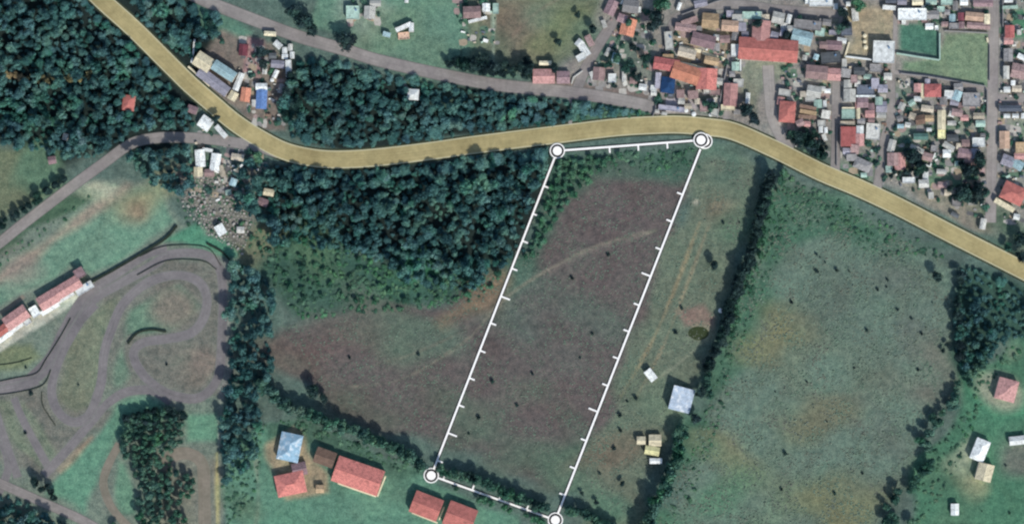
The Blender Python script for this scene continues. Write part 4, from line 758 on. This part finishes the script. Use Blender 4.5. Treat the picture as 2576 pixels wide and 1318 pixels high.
for poly in TOWN[:5]:            # the smaller roofs packed between the larger ones
    P = [D(*p) for p in poly]; X = [p[0] for p in P]; Y = [p[1] for p in P]
    for q in range(int((max(X)-min(X))*(max(Y)-min(Y))/9)):
        x, y = random.uniform(min(X), max(X)), random.uniform(min(Y), max(Y)); w_ = random.uniform(3.6, 8.5); l_ = random.uniform(3.2, 6.2); r = max(w_, l_)/2
        if added > 75 or not inside(x, y, P) or not freeb(x, y, r*1.05) or not free(x, y, -3): continue
        if abs(((x*PX+1288)-2180)/65) < 1 and (659-y*PX) < 160: continue
        if min(np.hypot(ROADL[:, 0]-x, ROADL[:, 1]-y)) < 6.5+r or min(np.hypot(STL[:, 0]-x, STL[:, 1]-y)) < 3.8+r*.8: continue
        if math.sin(x*.09)+math.sin(y*.12+1) < -.2: continue
        building('D', x*PX+1288, 659-y*PX, w_*PX/1.13, l_*PX/1.13, random.choice((0, 0, -4, -8, 3, 90)), random.choice(('pale','grey','dusty_pink','beige','mint','pale','lavender','white','grey')), random.choice('ggfs')); added += 1
print('added', added)
cols = [('paving_grey',(140,140,138)),('paving_pale',(176,174,166)),('paving_pink',(156,138,134)),('paving_dark',(96,98,100)),('paving_grass',(92,118,100)),('paving_buff',(160,148,128))]
pm = [surf(n_, c_, .25, .5) for n_, c_ in cols]; V, F, MI = [], [], []
cm = [surf('clutter_%s' % q, PAL[q], .2, .5) for q in ('pale','white','grey','dusty_pink','slate_blue','beige','mint','brown')]; V3, F3, M3 = [], [], []; bushes = []; zi = 0
for poly in TOWN:
    P = [D(*p) for p in poly]; X = [p[0] for p in P]; Y = [p[1] for p in P]; A0 = (max(X)-min(X))*(max(Y)-min(Y))
    for q in range(int(A0/38)):
        x, y = random.uniform(min(X), max(X)), random.uniform(min(Y), max(Y))
        if not inside(x, y, P) or not free(x, y, -2): continue
        a = math.radians(random.choice((0, 0, -5, 3, -12, 90))); w_, l_ = random.uniform(2.5, 8), random.uniform(2, 6); zi += 1; z = .012+.0022*(zi % 9)+.00002*zi; n = len(V); kk = 10
        for i in range(kk):
            t = 6.283*i/kk; ex, ey = math.cos(t), math.sin(t); m_ = max(abs(ex), abs(ey))**.8; ex, ey = ex/m_*w_/2*random.uniform(.85, 1.1), ey/m_*l_/2*random.uniform(.85, 1.1)
            V.append((x+ex*math.cos(a)-ey*math.sin(a), y+ex*math.sin(a)+ey*math.cos(a), z))
        F.append(tuple(range(n, n+kk))); MI.append(random.choice((0,0,1,1,2,3,4,4,5)))
    for q in range(int(A0/22)):
        x, y = random.uniform(min(X), max(X)), random.uniform(min(Y), max(Y)); r = random.triangular(.4, 1.7, .5)
        if not inside(x, y, P) or not free(x, y, -1.5) or not freeb(x, y, r): continue
        if random.random() < .5: bushes.append((x, y, r*random.uniform(1.2, 2.6))); continue
        mb = MB(); h = random.uniform(.4, 2.2); mb.box(x, y, h/2, r*random.uniform(1, 2.6), r*random.uniform(.7, 1.6), h, math.radians(random.choice((0, 0, -6, -14, 25))+random.uniform(-6, 6)))
        for i in (4, 5): vx = mb.V[i]; mb.V[i] = (vx[0], vx[1], vx[2]*.7)
        n = len(V3); V3 += mb.V; F3 += [tuple(i+n for i in f) for f in mb.F]; M3 += [random.randrange(8)]*6
tag(mesh_obj('yard_paving', V, F, None, mats=pm, midx=MI), kind='structure')
tag(mesh_obj('yard_clutter', V3, F3, None, mats=cm, midx=M3), 'low lean-tos, awnings and stacked goods crowding the yards', 'clutter', kind='stuff')
merged('garden_shrubs', bushes, 'bushg', leaf_hedge, (.4, .9), 'small shrubs scattered through the town yards', 'shrubs')
# grass tussocks over the fields
def tussocks(poly, n, r0, r1):
    P = [D(*p) for p in poly]; X = [p[0] for p in P]; Y = [p[1] for p in P]; out = []
    while len(out) < n:
        x, y = random.uniform(min(X), max(X)), random.uniform(min(Y), max(Y))
        if inside(x, y, P) and math.sin(x*.17+2*math.sin(y*.11))+math.sin(y*.21+1.7*math.sin(x*.13))+random.uniform(-1.2, 1.2) > -.3: out.append((x, y, random.triangular(r0, r1, r0)))
    return out
tu = tussocks([(700,820),(1180,740),(1440,440),(1740,430),(1560,1190),(1400,1230),(1100,1120),(800,990)], 7000, .25, .75) + tussocks([(1960,440),(2400,670),(2390,960),(2200,1340),(1640,1340),(1800,980)], 9500, .3, .95) + tussocks([(1790,400),(1920,420),(1860,620),(1600,1290),(1440,1280),(1700,560)], 2500, .3, .8)
k = 6; VV = np.zeros((len(tu), k+1, 3)); A = np.arange(k)*2*math.pi/k
for i, (x, y, r) in enumerate(tu):
    rr = r*rng.uniform(.6, 1.3, k); VV[i, :k, 0] = x+np.cos(A)*rr; VV[i, :k, 1] = y+np.sin(A)*rr; VV[i, k] = (x+rng.uniform(-.2, .2), y+rng.uniform(-.2, .2), r*rng.uniform(.6, 1.3))
b0 = (np.arange(len(tu))*(k+1))[:, None]; j = np.arange(k)[None]
FF = np.stack([b0+j, b0+(j+1) % k, np.broadcast_to(b0+k, (len(tu), k))], 2).reshape(-1, 3)
gtm, nt, b = newmat('tussock_grass'); n = noise(nt, .05, 4, .6, pos(nt)); n_ = noise(nt, .8, 2, .6, pos(nt))
c = mix(nt, ramp(nt, n, [(.35, alb((102,108,98))), (.6, alb((98,120,104)))]), ramp(nt, n_, [(.3, grey(.6)), (.7, grey(1.4))]), 1.0, 'MULTIPLY'); nt.links.new(c, b.inputs['Base Color'])
tag(link(bpy.data.objects.new('grass_tussocks', fast_mesh('grass_tussocks', VV.reshape(-1, 3), FF, gtm))), 'rough grass tussocks dotted over the fields', 'grass', kind='stuff')
# round pond
x, y = D(1757, 838); m = MB(); m.cyl(0, 0, 0, .05, 1, 1, 32); o = m.build('pond', surf('pond_water', (58,68,44), .15, rough=.15)); o.location = (x, y, .03); o.scale = (7.0, 4.6, 1); tag(o, kind='structure')
ordinal_labels()
